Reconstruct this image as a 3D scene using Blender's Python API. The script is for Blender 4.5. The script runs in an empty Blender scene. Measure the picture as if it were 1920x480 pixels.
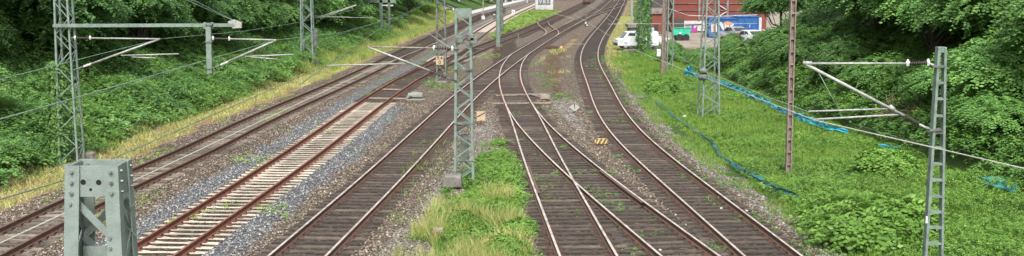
import bpy, math, random
import numpy as np
from mathutils import Vector, Matrix

# ------------------------------------------------------------------ camera, sky, sun
sc = bpy.context.scene
col = sc.collection
H = 7.43                      # camera height over the rail heads
FPX = 2100.0                  # focal length in photograph pixels (1920 wide)
PITCH = math.atan(295 / FPX)
cam_d = bpy.data.cameras.new("camera"); cam = bpy.data.objects.new("camera", cam_d)
col.objects.link(cam); sc.camera = cam
cam_d.sensor_width = 36; cam_d.lens = 36 * FPX / 1920
cam_d.clip_start = 0.1; cam_d.clip_end = 3000
cam.location = (0, 0, H); cam.rotation_euler = (math.pi / 2 - PITCH, 0, 0)

SUN_EL, SUN_AZ = 52, 180
world = bpy.data.worlds.new("World"); sc.world = world; world.use_nodes = True
wn = world.node_tree
sky = wn.nodes.new("ShaderNodeTexSky"); sky.sky_type = 'NISHITA'; sky.sun_disc = False
sky.sun_elevation = math.radians(SUN_EL); sky.sun_rotation = math.radians(SUN_AZ)
sky.air_density = 1.0; sky.dust_density = 5.0; sky.ozone_density = 1.0
hs = wn.nodes.new("ShaderNodeHueSaturation"); hs.inputs['Saturation'].default_value = 0.35
wn.links.new(sky.outputs[0], hs.inputs['Color'])
wn.links.new(hs.outputs[0], wn.nodes['Background'].inputs[0])
wn.nodes['Background'].inputs[1].default_value = 0.15
sl = bpy.data.lights.new("sun", 'SUN'); sl.energy = 1.8; sl.angle = math.radians(14); sl.color = (1, .97, .92)
so = bpy.data.objects.new("sun", sl); col.objects.link(so)
so.rotation_euler = (math.radians(90 - SUN_EL), 0, math.radians(180 - SUN_AZ))
sc.view_settings.view_transform = 'Standard'; sc.view_settings.look = 'None'
sc.view_settings.exposure = 0.88; sc.view_settings.gamma = 1.0

rng = np.random.default_rng(7); random.seed(7)
F_ = np.array([0, math.cos(PITCH), -math.sin(PITCH)]); U_ = np.array([0, math.sin(PITCH), math.cos(PITCH)])
def ray(px, py): return F_ + np.array([1, 0, 0]) * (px - 960) / FPX - U_ * (py - 240) / FPX
def P(px, py, z=0.0):                    # where a sight line meets height z
    d = ray(px, py); t = (z - H) / d[2]; return np.array([0, 0, H]) + d * t
def at(px, py, Y):                       # where it meets the upright plane at distance Y
    d = ray(px, py); t = Y / d[1]; return np.array([0, 0, H]) + d * t

# ------------------------------------------------------------------ helpers
def tag(o, label=None, cat=None, group=None, kind=None):
    if label: o['label'] = label
    if cat: o['category'] = cat
    if group: o['group'] = group
    if kind: o['kind'] = kind
    return o
def empty(name, loc, label=None, cat=None, group=None, rz=0):
    o = bpy.data.objects.new(name, None); col.objects.link(o); o.location = Vector(loc); o.rotation_euler[2] = rz
    o.empty_display_size = .3
    return tag(o, label, cat, group)
class MB:
    def __init__(s): s.v = []; s.f = []; s.m = []
    def add(s, vs, fs, mi=0):
        b = len(s.v); s.v += [tuple(float(c) for c in v) for v in vs]
        s.f += [tuple(b + i for i in f) for f in fs]; s.m += [mi] * len(fs); return s
    def box(s, c, d, mi=0, R=None):
        x, y, z = d[0] / 2, d[1] / 2, d[2] / 2
        vs = [Vector((i * x, j * y, k * z)) for k in (-1, 1) for j in (-1, 1) for i in (-1, 1)]
        if R is not None: vs = [R @ v for v in vs]
        return s.add([v + Vector(c) for v in vs], [(0, 2, 3, 1), (4, 5, 7, 6), (0, 1, 5, 4), (2, 6, 7, 3), (0, 4, 6, 2), (1, 3, 7, 5)], mi)
    def bar(s, a, b, w, h=None, mi=0, up=(0, 0, 1)):
        a = Vector(a); b = Vector(b); h = h or w; d = (b - a); L = d.length
        if L < 1e-6: return s
        d.normalize(); u = Vector(up)
        if abs(d.dot(u)) > .95: u = Vector((0, 1, 0))
        x = d.cross(u).normalized(); y = x.cross(d).normalized()
        R = Matrix((x, d, y)).transposed()
        return s.box((a + b) / 2, (w, L, h), mi, R)
    def tube(s, pts, r, n=6, mi=0, cap=True):
        pts = [Vector(p) for p in pts]; k = len(pts); rr = r if hasattr(r, '__len__') else [r] * k
        vs = []; up = None
        for i, p in enumerate(pts):
            d = (pts[min(i + 1, k - 1)] - pts[max(i - 1, 0)]).normalized()
            if up is None or abs(up.dot(d)) > .9: up = Vector((0, 0, 1)) if abs(d.z) < .9 else Vector((1, 0, 0))
            x = d.cross(up).normalized(); y = x.cross(d).normalized(); up = y
            for j in range(n):
                a = 2 * math.pi * j / n; vs.append(p + (x * math.cos(a) + y * math.sin(a)) * rr[i])
        fs = [(i * n + j, i * n + (j + 1) % n, (i + 1) * n + (j + 1) % n, (i + 1) * n + j) for i in range(k - 1) for j in range(n)]
        if cap: fs += [tuple(range(n))[::-1], tuple((k - 1) * n + j for j in range(n))]
        return s.add(vs, fs, mi)
    def prism(s, poly, o, ax, ay, az, t, mi=0):   # polygon (u,v) at o in plane ax,ay, thickness t along az
        o = Vector(o); ax = Vector(ax); ay = Vector(ay); az = Vector(az); n = len(poly)
        vs = [o + ax * u + ay * v for u, v in poly] + [o + ax * u + ay * v + az * t for u, v in poly]
        fs = [tuple(range(n))[::-1], tuple(range(n, 2 * n))] + [(i, (i + 1) % n, n + (i + 1) % n, n + i) for i in range(n)]
        return s.add(vs, fs, mi)
    def build(s, name, mats, parent=None, smooth=False, bevel=0):
        me = bpy.data.meshes.new(name); me.from_pydata(s.v, [], s.f)
        mats = mats if isinstance(mats, (list, tuple)) else [mats]
        for m in mats: me.materials.append(m)
        me.polygons.foreach_set('material_index', s.m)
        if smooth: me.polygons.foreach_set('use_smooth', [True] * len(s.f))
        me.update()
        o = bpy.data.objects.new(name, me); col.objects.link(o)
        if parent is not None:
            o.parent = parent; o.matrix_parent_inverse = (Matrix.Translation(parent.location) @ parent.rotation_euler.to_matrix().to_4x4()).inverted()
        if bevel:
            b = o.modifiers.new('bevel', 'BEVEL'); b.width = bevel; b.segments = 2; b.limit_method = 'ANGLE'
        return o

def vnoise(x, y, seed=0):                # value noise, vectorised
    x = np.asarray(x, float); y = np.asarray(y, float)
    xi = np.floor(x).astype(np.int64); yi = np.floor(y).astype(np.int64); fx = x - xi; fy = y - yi
    fx = fx * fx * (3 - 2 * fx); fy = fy * fy * (3 - 2 * fy)
    def h(a, b):
        n = (a * 374761393 + b * 668265263 + seed * 974634777) & 0x7fffffff
        n = ((n ^ (n >> 13)) * 1274126177) & 0x7fffffff
        return ((n ^ (n >> 16)) & 0xffff) / 65535.0
    return (h(xi, yi) * (1 - fx) + h(xi + 1, yi) * fx) * (1 - fy) + (h(xi, yi + 1) * (1 - fx) + h(xi + 1, yi + 1) * fx) * fy
def fbm(x, y, seed=0, o=3):
    r = 0; a = .5
    for k in range(o): r = r + a * vnoise(np.asarray(x) * 2 ** k, np.asarray(y) * 2 ** k, seed + k); a *= .5
    return r / (1 - .5 ** o)

# ------------------------------------------------------------------ materials
def srgb(h):
    h = h.lstrip('#'); c = [int(h[i:i + 2], 16) / 255 for i in (0, 2, 4)]
    return tuple(((x / 12.92) if x <= .04045 else ((x + .055) / 1.055) ** 2.4) for x in c) + (1,)
def newmat(name):
    m = bpy.data.materials.new(name); m.use_nodes = True; nt = m.node_tree
    return m, nt, nt.nodes['Principled BSDF']
def ramp(nt, stops):
    r = nt.nodes.new('ShaderNodeValToRGB'); e = r.color_ramp.elements
    while len(e) < len(stops): e.new(.5)
    for k, (p, c) in enumerate(stops): e[k].position = p; e[k].color = c if len(c) == 4 else tuple(c) + (1,)
    return r
def mixc(nt, fac, a, b, mode='MIX'):
    n = nt.nodes.new('ShaderNodeMix'); n.data_type = 'RGBA'; n.blend_type = mode
    for s, v in ((n.inputs[0], fac), (n.inputs[6], a), (n.inputs[7], b)):
        if hasattr(v, 'links'): nt.links.new(v, s)
        elif isinstance(v, (int, float)): s.default_value = v
        else: s.default_value = v if len(v) == 4 else tuple(v) + (1,)
    return n.outputs[2]
def noise(nt, scale, detail=4, rough=.6, vec=None):
    n = nt.nodes.new('ShaderNodeTexNoise'); n.inputs['Scale'].default_value = scale; n.inputs['Detail'].default_value = detail
    n.inputs['Roughness'].default_value = rough
    if vec is not None: nt.links.new(vec, n.inputs['Vector'])
    return n.outputs[0]
def wpos(nt):
    g = nt.nodes.new('ShaderNodeNewGeometry'); return g.outputs['Position']
def painted(name, c1, c2=None, rough=.6, metal=0, scale=6, lo=.42, hi=.62, bump=.0, bscale=30, spec=None):
    m, nt, b = newmat(name); v = wpos(nt)
    r = ramp(nt, [(lo, c1), (hi, c2 or tuple(x * .75 for x in c1[:3]) + (1,))]); nt.links.new(noise(nt, scale, 5, .65, v), r.inputs[0])
    out = r.outputs[0]
    if 'sleeper' in name:      # every sleeper weathered a little differently
        oi = nt.nodes.new('ShaderNodeObjectInfo'); mr = nt.nodes.new('ShaderNodeMapRange'); mr.inputs[3].default_value = .68; mr.inputs[4].default_value = 1.2
        nt.links.new(oi.outputs['Random'], mr.inputs[0]); hv = nt.nodes.new('ShaderNodeHueSaturation'); nt.links.new(mr.outputs[0], hv.inputs['Value']); nt.links.new(out, hv.inputs['Color']); out = hv.outputs[0]
    nt.links.new(out, b.inputs['Base Color']); b.inputs['Roughness'].default_value = rough; b.inputs['Metallic'].default_value = metal
    if spec is not None: b.inputs['Specular IOR Level'].default_value = spec
    if bump:
        bp = nt.nodes.new('ShaderNodeBump'); bp.inputs['Strength'].default_value = bump; bp.inputs['Distance'].default_value = .02
        nt.links.new(noise(nt, bscale, 3, .6, v), bp.inputs['Height']); nt.links.new(bp.outputs[0], b.inputs['Normal'])
    return m
M = {}
M['mast_paint'] = painted('mast_paint', (.19, .25, .215), (.13, .17, .145), .55, .1, 4)
M['near_paint'] = painted('near_paint', (.205, .25, .225), (.13, .165, .145), .6, .05, 5, .42, .78, .25, 60)
M['mast_dark'] = painted('mast_dark', (.14, .17, .145), (.06, .062, .05), .7, .1, 3)
M['galv'] = painted('galvanised', (.36, .37, .34), (.23, .24, .22), .55, .1, 8)
M['bolt'] = painted('bolt_steel', (.25, .29, .27), (.14, .13, .11), .5, .5, 30)
M['hole'] = painted('hole_dark', (.008, .009, .009), (.005, .005, .005), .9)
M['insul_w'] = painted('insulator_white', (.6, .61, .59), (.5, .5, .48), .3)
M['insul_b'] = painted('insulator_brown', (.05, .035, .03), (.03, .025, .022), .35)
M['railhead'] = painted('rail_head_steel', (.55, .50, .45), (.34, .27, .21), .48, .3, 2)
M['railside'] = painted('rail_side_rust', (.12, .062, .04), (.075, .045, .034), .9, 0, 5)
M['rusthead'] = painted('rusty_rail_head', (.14, .078, .055), (.085, .052, .04), .8, .1, 4)
M['rustred'] = painted('red_rust_rail', (.16, .058, .032), (.10, .042, .027), .85, 0, 4)
M['rustred_top'] = painted('red_rust_rail_top', (.19, .08, .048), (.13, .055, .035), .7, 0, 4)
M['rust'] = painted('rusty_iron', (.10, .05, .032), (.05, .034, .028), .9, 0, 12)
M['wood'] = painted('old_sleeper_wood', (.084, .064, .050), (.036, .028, .023), .95, 0, 3.3, .35, .65, .5, 40)
M['wood2'] = painted('weathered_sleeper_wood', (.135, .106, .083), (.06, .047, .037), .95, 0, 3.3, .35, .65, .5, 40)
M['wood_pale'] = painted('pale_sleeper_wood', (.24, .20, .165), (.11, .09, .075), .95, 0, 3.3, .35, .65, .4, 40)
M['concrete'] = painted('sleeper_concrete', (.45, .40, .32), (.25, .21, .165), .85, 0, 3, .42, .75, .2, 40)
M['concrete_grey'] = painted('grey_concrete', (.22, .20, .18), (.11, .10, .085), .9, 0, 3, .4, .65, .3, 30)
M['slab'] = painted('far_sleeper_concrete', (.34, .30, .25), (.25, .22, .18), .9, 0, .8)
M['plank'] = painted('pale_plank', (.29, .24, .19), (.16, .125, .10), .9, 0, 5)
M['brownpole'] = painted('brown_pole', (.23, .18, .15), (.15, .115, .095), .85, 0, 5)
M['wire'] = painted('wire_copper_green', (.24, .36, .27), (.18, .27, .2), .7, 0, 1, spec=.2)
M['wire_dark'] = painted('wire_dark', (.14, .19, .15), (.10, .13, .11), .7, 0, 1, spec=.2)
M['wire_pale'] = painted('wire_pale', (.50, .50, .42), (.42, .42, .35), .7, 0, 1, spec=.2)
M['tan'] = painted('tan_board', (.46, .35, .22), (.36, .27, .17), .7, 0, 14)
M['black'] = painted('black_paint', (.02, .02, .02), (.03, .03, .028), .6)
M['yellow'] = painted('yellow_paint', (.55, .30, .02), (.40, .22, .02), .6, 0, 14)
M['white'] = painted('white_paint', (.62, .62, .60), (.5, .5, .48), .4, 0, 3)
M['greywhite'] = painted('grey_white_board', (.25, .26, .235), (.19, .20, .175), .6, 0, 12)
M['stone_yellow'] = painted('yellow_stone', (.62, .42, .18), (.5, .36, .2), .85, 0, 10)
M['cyan'] = painted('cyan_tarp', (.05, .38, .48), (.03, .25, .34), .5, 0, 1.7, .35, .6, .8, 6)
M['teal'] = painted('teal_net', (.015, .17, .20), (.02, .07, .07), .6, 0, 1.7, .35, .6, .8, 6)
M['blue'] = painted('blue_container', (.015, .10, .30), (.012, .07, .22), .5, 0, 1.0)
M['green_skip'] = painted('green_skip', (.03, .40, .25), (.03, .30, .19), .5, 0, 2)
M['tyre'] = painted('tyre_rubber', (.02, .02, .02), (.03, .03, .03), .9)
M['glass'] = painted('car_glass', (.03, .04, .045), (.05, .06, .065), .12)
M['silver'] = painted('silver_car_paint', (.42, .43, .44), (.38, .39, .40), .3, .4)
M['carblack'] = painted('black_car_paint', (.03, .03, .034), (.02, .02, .022), .3, .1)
M['carwhite'] = painted('white_car_paint', (.58, .60, .61), (.52, .54, .55), .3)
M['redlight'] = painted('lamp_red', (.45, .03, .02), (.4, .03, .02), .3)
M['orange'] = painted('graffiti_orange', (.75, .20, .06), (.7, .16, .05), .6)
M['purple'] = painted('graffiti_purple', (.28, .05, .22), (.22, .04, .2), .6)
M['gwhite'] = painted('graffiti_white', (.46, .46, .47), (.36, .36, .38), .6, 0, 3)
M['bark'] = painted('bark', (.09, .075, .055), (.045, .038, .03), .95, 0, 6, .4, .6, .6, 20)
M['twig'] = painted('dry_twigs', (.20, .13, .09), (.12, .085, .06), .95, 0, 6)
M['asphalt'] = painted('yard_asphalt', (.27, .235, .185), (.18, .155, .125), .95, 0, .6, .4, .6)
M['platform'] = painted('platform_paving', (.42, .42, .40), (.33, .33, .31), .9, 0, 1.5)
M['roof'] = painted('dark_roof', (.07, .06, .055), (.05, .045, .04), .9)
def brickmat():
    m, nt, b = newmat('red_brick'); tc = nt.nodes.new('ShaderNodeTexCoord'); mp = nt.nodes.new('ShaderNodeMapping')
    mp.inputs['Rotation'].default_value = (math.pi / 2, 0, 0); nt.links.new(tc.outputs['Object'], mp.inputs[0])
    bt = nt.nodes.new('ShaderNodeTexBrick'); nt.links.new(mp.outputs[0], bt.inputs['Vector'])
    bt.inputs['Color1'].default_value = (.21, .05, .035, 1); bt.inputs['Color2'].default_value = (.15, .038, .028, 1)
    bt.inputs['Mortar'].default_value = (.2, .12, .1, 1); bt.inputs['Scale'].default_value = 4
    bt.inputs['Mortar Size'].default_value = .012
    nt.links.new(mixc(nt, noise(nt, .5, 4, .6, wpos(nt)), bt.outputs[0], (.15, .035, .025, 1)), b.inputs['Base Color'])
    b.inputs['Roughness'].default_value = .9; return m
M['brick'] = brickmat()
def leafmat(name, stops, patch=(.12, .75, 1.2), trans=.28, rnd=.25, rough=.45):
    m, nt, b = newmat(name)
    a = nt.nodes.new('ShaderNodeAttribute'); a.attribute_name = 'tint'
    r = ramp(nt, stops); nt.links.new(a.outputs['Fac'], r.inputs[0])
    n = noise(nt, patch[0], 3, .5, wpos(nt))
    mr = nt.nodes.new('ShaderNodeMapRange'); mr.inputs[1].default_value = .3; mr.inputs[2].default_value = .7
    mr.inputs[3].default_value = patch[1]; mr.inputs[4].default_value = patch[2]; nt.links.new(n, mr.inputs[0])
    oi = nt.nodes.new('ShaderNodeObjectInfo'); m2 = nt.nodes.new('ShaderNodeMapRange')
    m2.inputs[3].default_value = 1 - rnd; m2.inputs[4].default_value = 1 + rnd; nt.links.new(oi.outputs['Random'], m2.inputs[0])
    mu = nt.nodes.new('ShaderNodeMath'); mu.operation = 'MULTIPLY'; nt.links.new(mr.outputs[0], mu.inputs[0]); nt.links.new(m2.outputs[0], mu.inputs[1])
    h = nt.nodes.new('ShaderNodeHueSaturation'); nt.links.new(r.outputs[0], h.inputs['Color']); nt.links.new(mu.outputs[0], h.inputs['Value'])
    nt.links.new(h.outputs[0], b.inputs['Base Color']); b.inputs['Roughness'].default_value = rough
    b.inputs['Specular IOR Level'].default_value = .3
    t = nt.nodes.new('ShaderNodeBsdfTranslucent'); nt.links.new(h.outputs[0], t.inputs['Color'])
    ms = nt.nodes.new('ShaderNodeMixShader'); ms.inputs[0].default_value = trans
    nt.links.new(b.outputs[0], ms.inputs[1]); nt.links.new(t.outputs[0], ms.inputs[2])
    nt.links.new(ms.outputs[0], nt.nodes['Material Output'].inputs[0]); return m
M['leaf_dark'] = leafmat('leaf_dark', [(0, (.032, .09, .03)), (.5, (.085, .195, .055)), (.85, (.155, .30, .07)), (1, (.28, .41, .09))], rnd=.18)
M['leaf_mid'] = leafmat('leaf_mid', [(0, (.05, .125, .038)), (.5, (.115, .24, .062)), (.85, (.19, .33, .08)), (1, (.31, .43, .11))], rnd=.1)
M['leaf_right'] = leafmat('leaf_right', [(0, (.035, .095, .026)), (.5, (.095, .215, .05)), (.85, (.165, .31, .065)), (1, (.27, .42, .085))], rnd=.15)
M['leaf_bright'] = leafmat('leaf_bright', [(0, (.05, .12, .022)), (.5, (.12, .25, .04)), (.85, (.20, .35, .06)), (1, (.35, .46, .09))], (.25, .8, 1.15), .3, .05)
M['weed_grass'] = leafmat('grass_blades', [(0, (.09, .20, .03)), (.5, (.17, .31, .05)), (.85, (.30, .34, .08)), (1, (.44, .36, .15))], (.5, .85, 1.15), .25, .05)
M['dry_grass'] = leafmat('dry_grass_blades', [(0, (.18, .27, .06)), (.4, (.34, .37, .12)), (.85, (.50, .44, .18)), (1, (.58, .50, .26))], (.5, .85, 1.15), .2, .05)

def groundmat():
    m, nt, b = newmat('ground_cover'); v = wpos(nt); L = nt.links.new
    def attr(n):
        a = nt.nodes.new('ShaderNodeAttribute'); a.attribute_name = n; return a.outputs['Fac']
    vo = nt.nodes.new('ShaderNodeTexVoronoi'); vo.inputs['Scale'].default_value = 15; L(v, vo.inputs['Vector'])
    vd = nt.nodes.new('ShaderNodeTexVoronoi'); vd.feature = 'DISTANCE_TO_EDGE'; vd.inputs['Scale'].default_value = 15; L(v, vd.inputs['Vector'])
    sp = nt.nodes.new('ShaderNodeSeparateColor'); L(vo.outputs['Color'], sp.inputs[0])
    brown = ramp(nt, [(0, (.055, .042, .032)), (.35, (.118, .088, .064)), (.7, (.20, .157, .12)), (.9, (.31, .26, .205)), (1, (.45, .40, .33))]); L(sp.outputs[0], brown.inputs[0])
    grey = ramp(nt, [(0, (.06, .062, .066)), (.4, (.13, .135, .14)), (.8, (.24, .243, .245)), (1, (.42, .42, .41))]); L(sp.outputs[0], grey.inputs[0])
    pale = ramp(nt, [(0, (.12, .105, .09)), (.4, (.27, .24, .21)), (.8, (.42, .385, .345)), (1, (.6, .56, .51))]); L(sp.outputs[0], pale.inputs[0])
    dark = ramp(nt, [(0, (.026, .020, .015)), (.5, (.068, .051, .037)), (.85, (.115, .088, .066)), (1, (.2, .165, .13))]); L(sp.outputs[0], dark.inputs[0])
    rusty = ramp(nt, [(0, (.06, .03, .02)), (.5, (.14, .075, .05)), (1, (.26, .16, .12))]); L(sp.outputs[0], rusty.inputs[0])
    nz = noise(nt, 1.3, 5, .65, v)
    def soft(a, w=.5):
        ad = nt.nodes.new('ShaderNodeMath'); ad.operation = 'MULTIPLY_ADD'; L(nz, ad.inputs[0]); ad.inputs[1].default_value = w
        L(a, ad.inputs[2]); s = nt.nodes.new('ShaderNodeMapRange'); L(ad.outputs[0], s.inputs[0])
        s.inputs[1].default_value = w * .5 + .28; s.inputs[2].default_value = w * .5 + .72; s.interpolation_type = 'SMOOTHSTEP'; return s.outputs[0]
    c = mixc(nt, soft(attr('fresh')), brown.outputs[0], grey.outputs[0])
    c = mixc(nt, soft(attr('pale')), c, pale.outputs[0])
    c = mixc(nt, soft(attr('rusty')), c, rusty.outputs[0])
    c = mixc(nt, soft(attr('bed')), c, dark.outputs[0])
    n3 = noise(nt, 9, 4, .7, v)
    dr = ramp(nt, [(.3, (.20, .15, .08)), (.55, (.38, .28, .16)), (.75, (.30, .27, .10))]); L(n3, dr.inputs[0])
    c = mixc(nt, soft(attr('dry')), c, dr.outputs[0])
    ms = ramp(nt, [(.3, (.07, .09, .03)), (.55, (.15, .18, .06)), (.75, (.16, .13, .08))]); L(n3, ms.inputs[0])
    c = mixc(nt, soft(attr('moss'), .9), c, ms.outputs[0])
    gr = ramp(nt, [(.3, (.03, .06, .014)), (.5, (.07, .14, .03)), (.7, (.12, .20, .045))]); L(n3, gr.inputs[0])
    c = mixc(nt, soft(attr('green')), c, gr.outputs[0])
    L(c, b.inputs['Base Color']); b.inputs['Roughness'].default_value = .95; b.inputs['Specular IOR Level'].default_value = .2
    bp = nt.nodes.new('ShaderNodeBump'); bp.inputs['Strength'].default_value = 1; bp.inputs['Distance'].default_value = .05
    mh = nt.nodes.new('ShaderNodeMath'); mh.operation = 'MULTIPLY_ADD'; L(sp.outputs[1], mh.inputs[0]); mh.inputs[1].default_value = .8
    mr = nt.nodes.new('ShaderNodeMapRange'); mr.inputs[2].default_value = .35; L(vd.outputs[0], mr.inputs[0]); L(mr.outputs[0], mh.inputs[2])
    L(mh.outputs[0], bp.inputs['Height']); L(bp.outputs[0], b.inputs['Normal']); return m
M['ground'] = groundmat()
def stonemat():
    m, nt, b = newmat('ballast_stone'); a = nt.nodes.new('ShaderNodeAttribute'); a.attribute_name = 'tint'
    f = nt.nodes.new('ShaderNodeAttribute'); f.attribute_name = 'fresh'
    r = ramp(nt, [(0, (.06, .046, .034)), (.4, (.14, .108, .080)), (.8, (.23, .188, .145)), (1, (.38, .33, .27))]); nt.links.new(a.outputs['Fac'], r.inputs[0])
    g = ramp(nt, [(0, (.062, .065, .07)), (.4, (.135, .14, .147)), (.8, (.235, .24, .243)), (1, (.38, .38, .37))]); nt.links.new(a.outputs['Fac'], g.inputs[0])
    nt.links.new(mixc(nt, f.outputs['Fac'], r.outputs[0], g.outputs[0]), b.inputs['Base Color']); b.inputs['Roughness'].default_value = .95; return m
M['stone'] = stonemat()

# ------------------------------------------------------------------ the track lines: X as a smooth function of Y
def spline(px):                           # px: centre-line points in photograph pixels
    w = sorted([tuple(P(x, y)[:2]) for x, y in px], key=lambda p: p[1])
    X = np.array([q[0] for q in w]); Y = np.array([q[1] for q in w]); n = len(Y); h = np.diff(Y)
    A = np.zeros((n, n)); r = np.zeros(n); A[0, 0] = A[-1, -1] = 1
    for i in range(1, n - 1):
        A[i, i - 1] = h[i - 1]; A[i, i] = 2 * (h[i - 1] + h[i]); A[i, i + 1] = h[i]
        r[i] = 3 * ((X[i + 1] - X[i]) / h[i] - (X[i] - X[i - 1]) / h[i - 1])
    c = np.linalg.solve(A, r); b = (X[1:] - X[:-1]) / h - h * (2 * c[:-1] + c[1:]) / 3; d = (c[1:] - c[:-1]) / (3 * h)
    def f(y):
        y = np.asarray(y, float); i = np.clip(np.searchsorted(Y, y) - 1, 0, n - 2); t = y - Y[i]
        v = X[i] + b[i] * t + c[i] * t * t + d[i] * t ** 3
        s1 = b[-1] + 2 * c[-2] * h[-1] + 3 * d[-1] * h[-1] ** 2
        v = np.where(y < Y[0], X[0] + b[0] * (y - Y[0]), v)
        return np.where(y > Y[-1], X[-1] + s1 * (y - Y[-1]), v)
    return f
T1 = spline([(2, 450), (208, 350), (365, 280), (447, 240), (606, 169), (766, 93), (834, 59), (884, 36), (936, 14.6)])
T2 = spline([(269, 480), (573, 280), (708, 183), (833, 107), (894, 65), (939, 36.5), (988, 13.5)])
T2B = spline([(573, 280), (708, 183), (761, 149), (838, 115), (913, 84), (970, 62), (1018, 42), (1067, 20), (1101, 3)])
T3 = spline([(556, 480), (718, 330), (859, 192), (915, 144), (974, 102), (1032, 66), (1104, 27), (1140, 0)])
T4 = spline([(1104, 480), (1056, 380), (1010, 280), (985, 220), (966, 180), (956, 141), (974, 102.5), (1032, 66.2)])
T5 = spline([(1296, 480), (1130, 350), (1048, 280), (990, 220), (966, 180), (956, 141)])
T6 = spline([(1451, 480), (1314, 368), (1178, 250), (1124, 160), (1106, 115), (1113, 79), (1135, 48), (1160, 11)])
XO = spline([(1032, 66), (1036, 61), (1024, 50), (1018, 42)])
T7 = spline([(1068, 46), (1110, 27), (1140, 18), (1163, 9)])
YR = {'T2J': P(708, 183)[1], 'T4J': P(974, 102)[1], 'T5J': P(962, 180)[1]}

def right_edge(Y):                       # foot of the right-hand bank
    return np.interp(Y, [0, 35, 54, 71, 84, 100, 130, 400], [18.5, 17.6, 16.2, 15.2, 15.5, 18, 40, 90])
def gz(X, Y):
    X = np.asarray(X, float); Y = np.asarray(Y, float)
    u = T1(Y) - X; v = X - right_edge(Y)
    base = -.206 + .03 * (fbm(X * .8, Y * .8, 3) - .5)
    ti = [T1(Y), T2(Y), T3(Y), T4(Y), T5(Y), T6(Y)]
    dm = np.min([np.abs(X - t) for t in ti], axis=0)
    base = base - .10 * np.clip((dm - 1.5) / 1.2, 0, 1)
    lb = np.clip(u - 4.6, 0, None); lb = .40 * lb - .4 * np.clip(lb - 16, 0, None) * .95
    rb = np.clip(v - .2, 0, None); rs = np.interp(Y, [0, 78, 98, 400], [.6, .55, .0, .0]); rb = rs * np.minimum(rb, 9) + .05 * rs * rb
    return base + lb + rb + (lb + rb > 0) * .35 * (fbm(X * .35, Y * .35, 9) - .5)

# ------------------------------------------------------------------ ground
xs = np.concatenate([np.linspace(-160, -30, 22)[:-1], np.linspace(-30, -17, 40)[:-1], np.linspace(-17, 12, 200)[:-1], np.linspace(12, 30, 60)[:-1], np.linspace(30, 220, 26)])
ys = np.concatenate([np.linspace(-30, 22, 14)[:-1], np.linspace(22, 60, 150)[:-1], np.linspace(60, 130, 120)[:-1], np.linspace(130, 320, 90)[:-1], np.linspace(320, 1500, 14)])
GX, GY = np.meshgrid(xs, ys); nx, ny = len(xs), len(ys); GZ = gz(GX, GY)
me = bpy.data.meshes.new('ground'); me.vertices.add(nx * ny)
me.vertices.foreach_set('co', np.stack([GX, GY, GZ], -1).ravel().astype(np.float32))
ii = (np.arange(ny - 1)[:, None] * nx + np.arange(nx - 1)[None, :]).ravel()
q = np.stack([ii, ii + 1, ii + nx + 1, ii + nx], 1).ravel()
me.loops.add(len(q)); me.loops.foreach_set('vertex_index', q.astype(np.int32)); me.polygons.add(len(ii))
me.polygons.foreach_set('loop_start', (np.arange(len(ii)) * 4).astype(np.int32)); me.update(calc_edges=True)
me.polygons.foreach_set('use_smooth', np.ones(len(ii), bool))
def sm(x, a, b): t = np.clip((x - a) / (b - a), 0, 1); return t * t * (3 - 2 * t)
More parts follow.
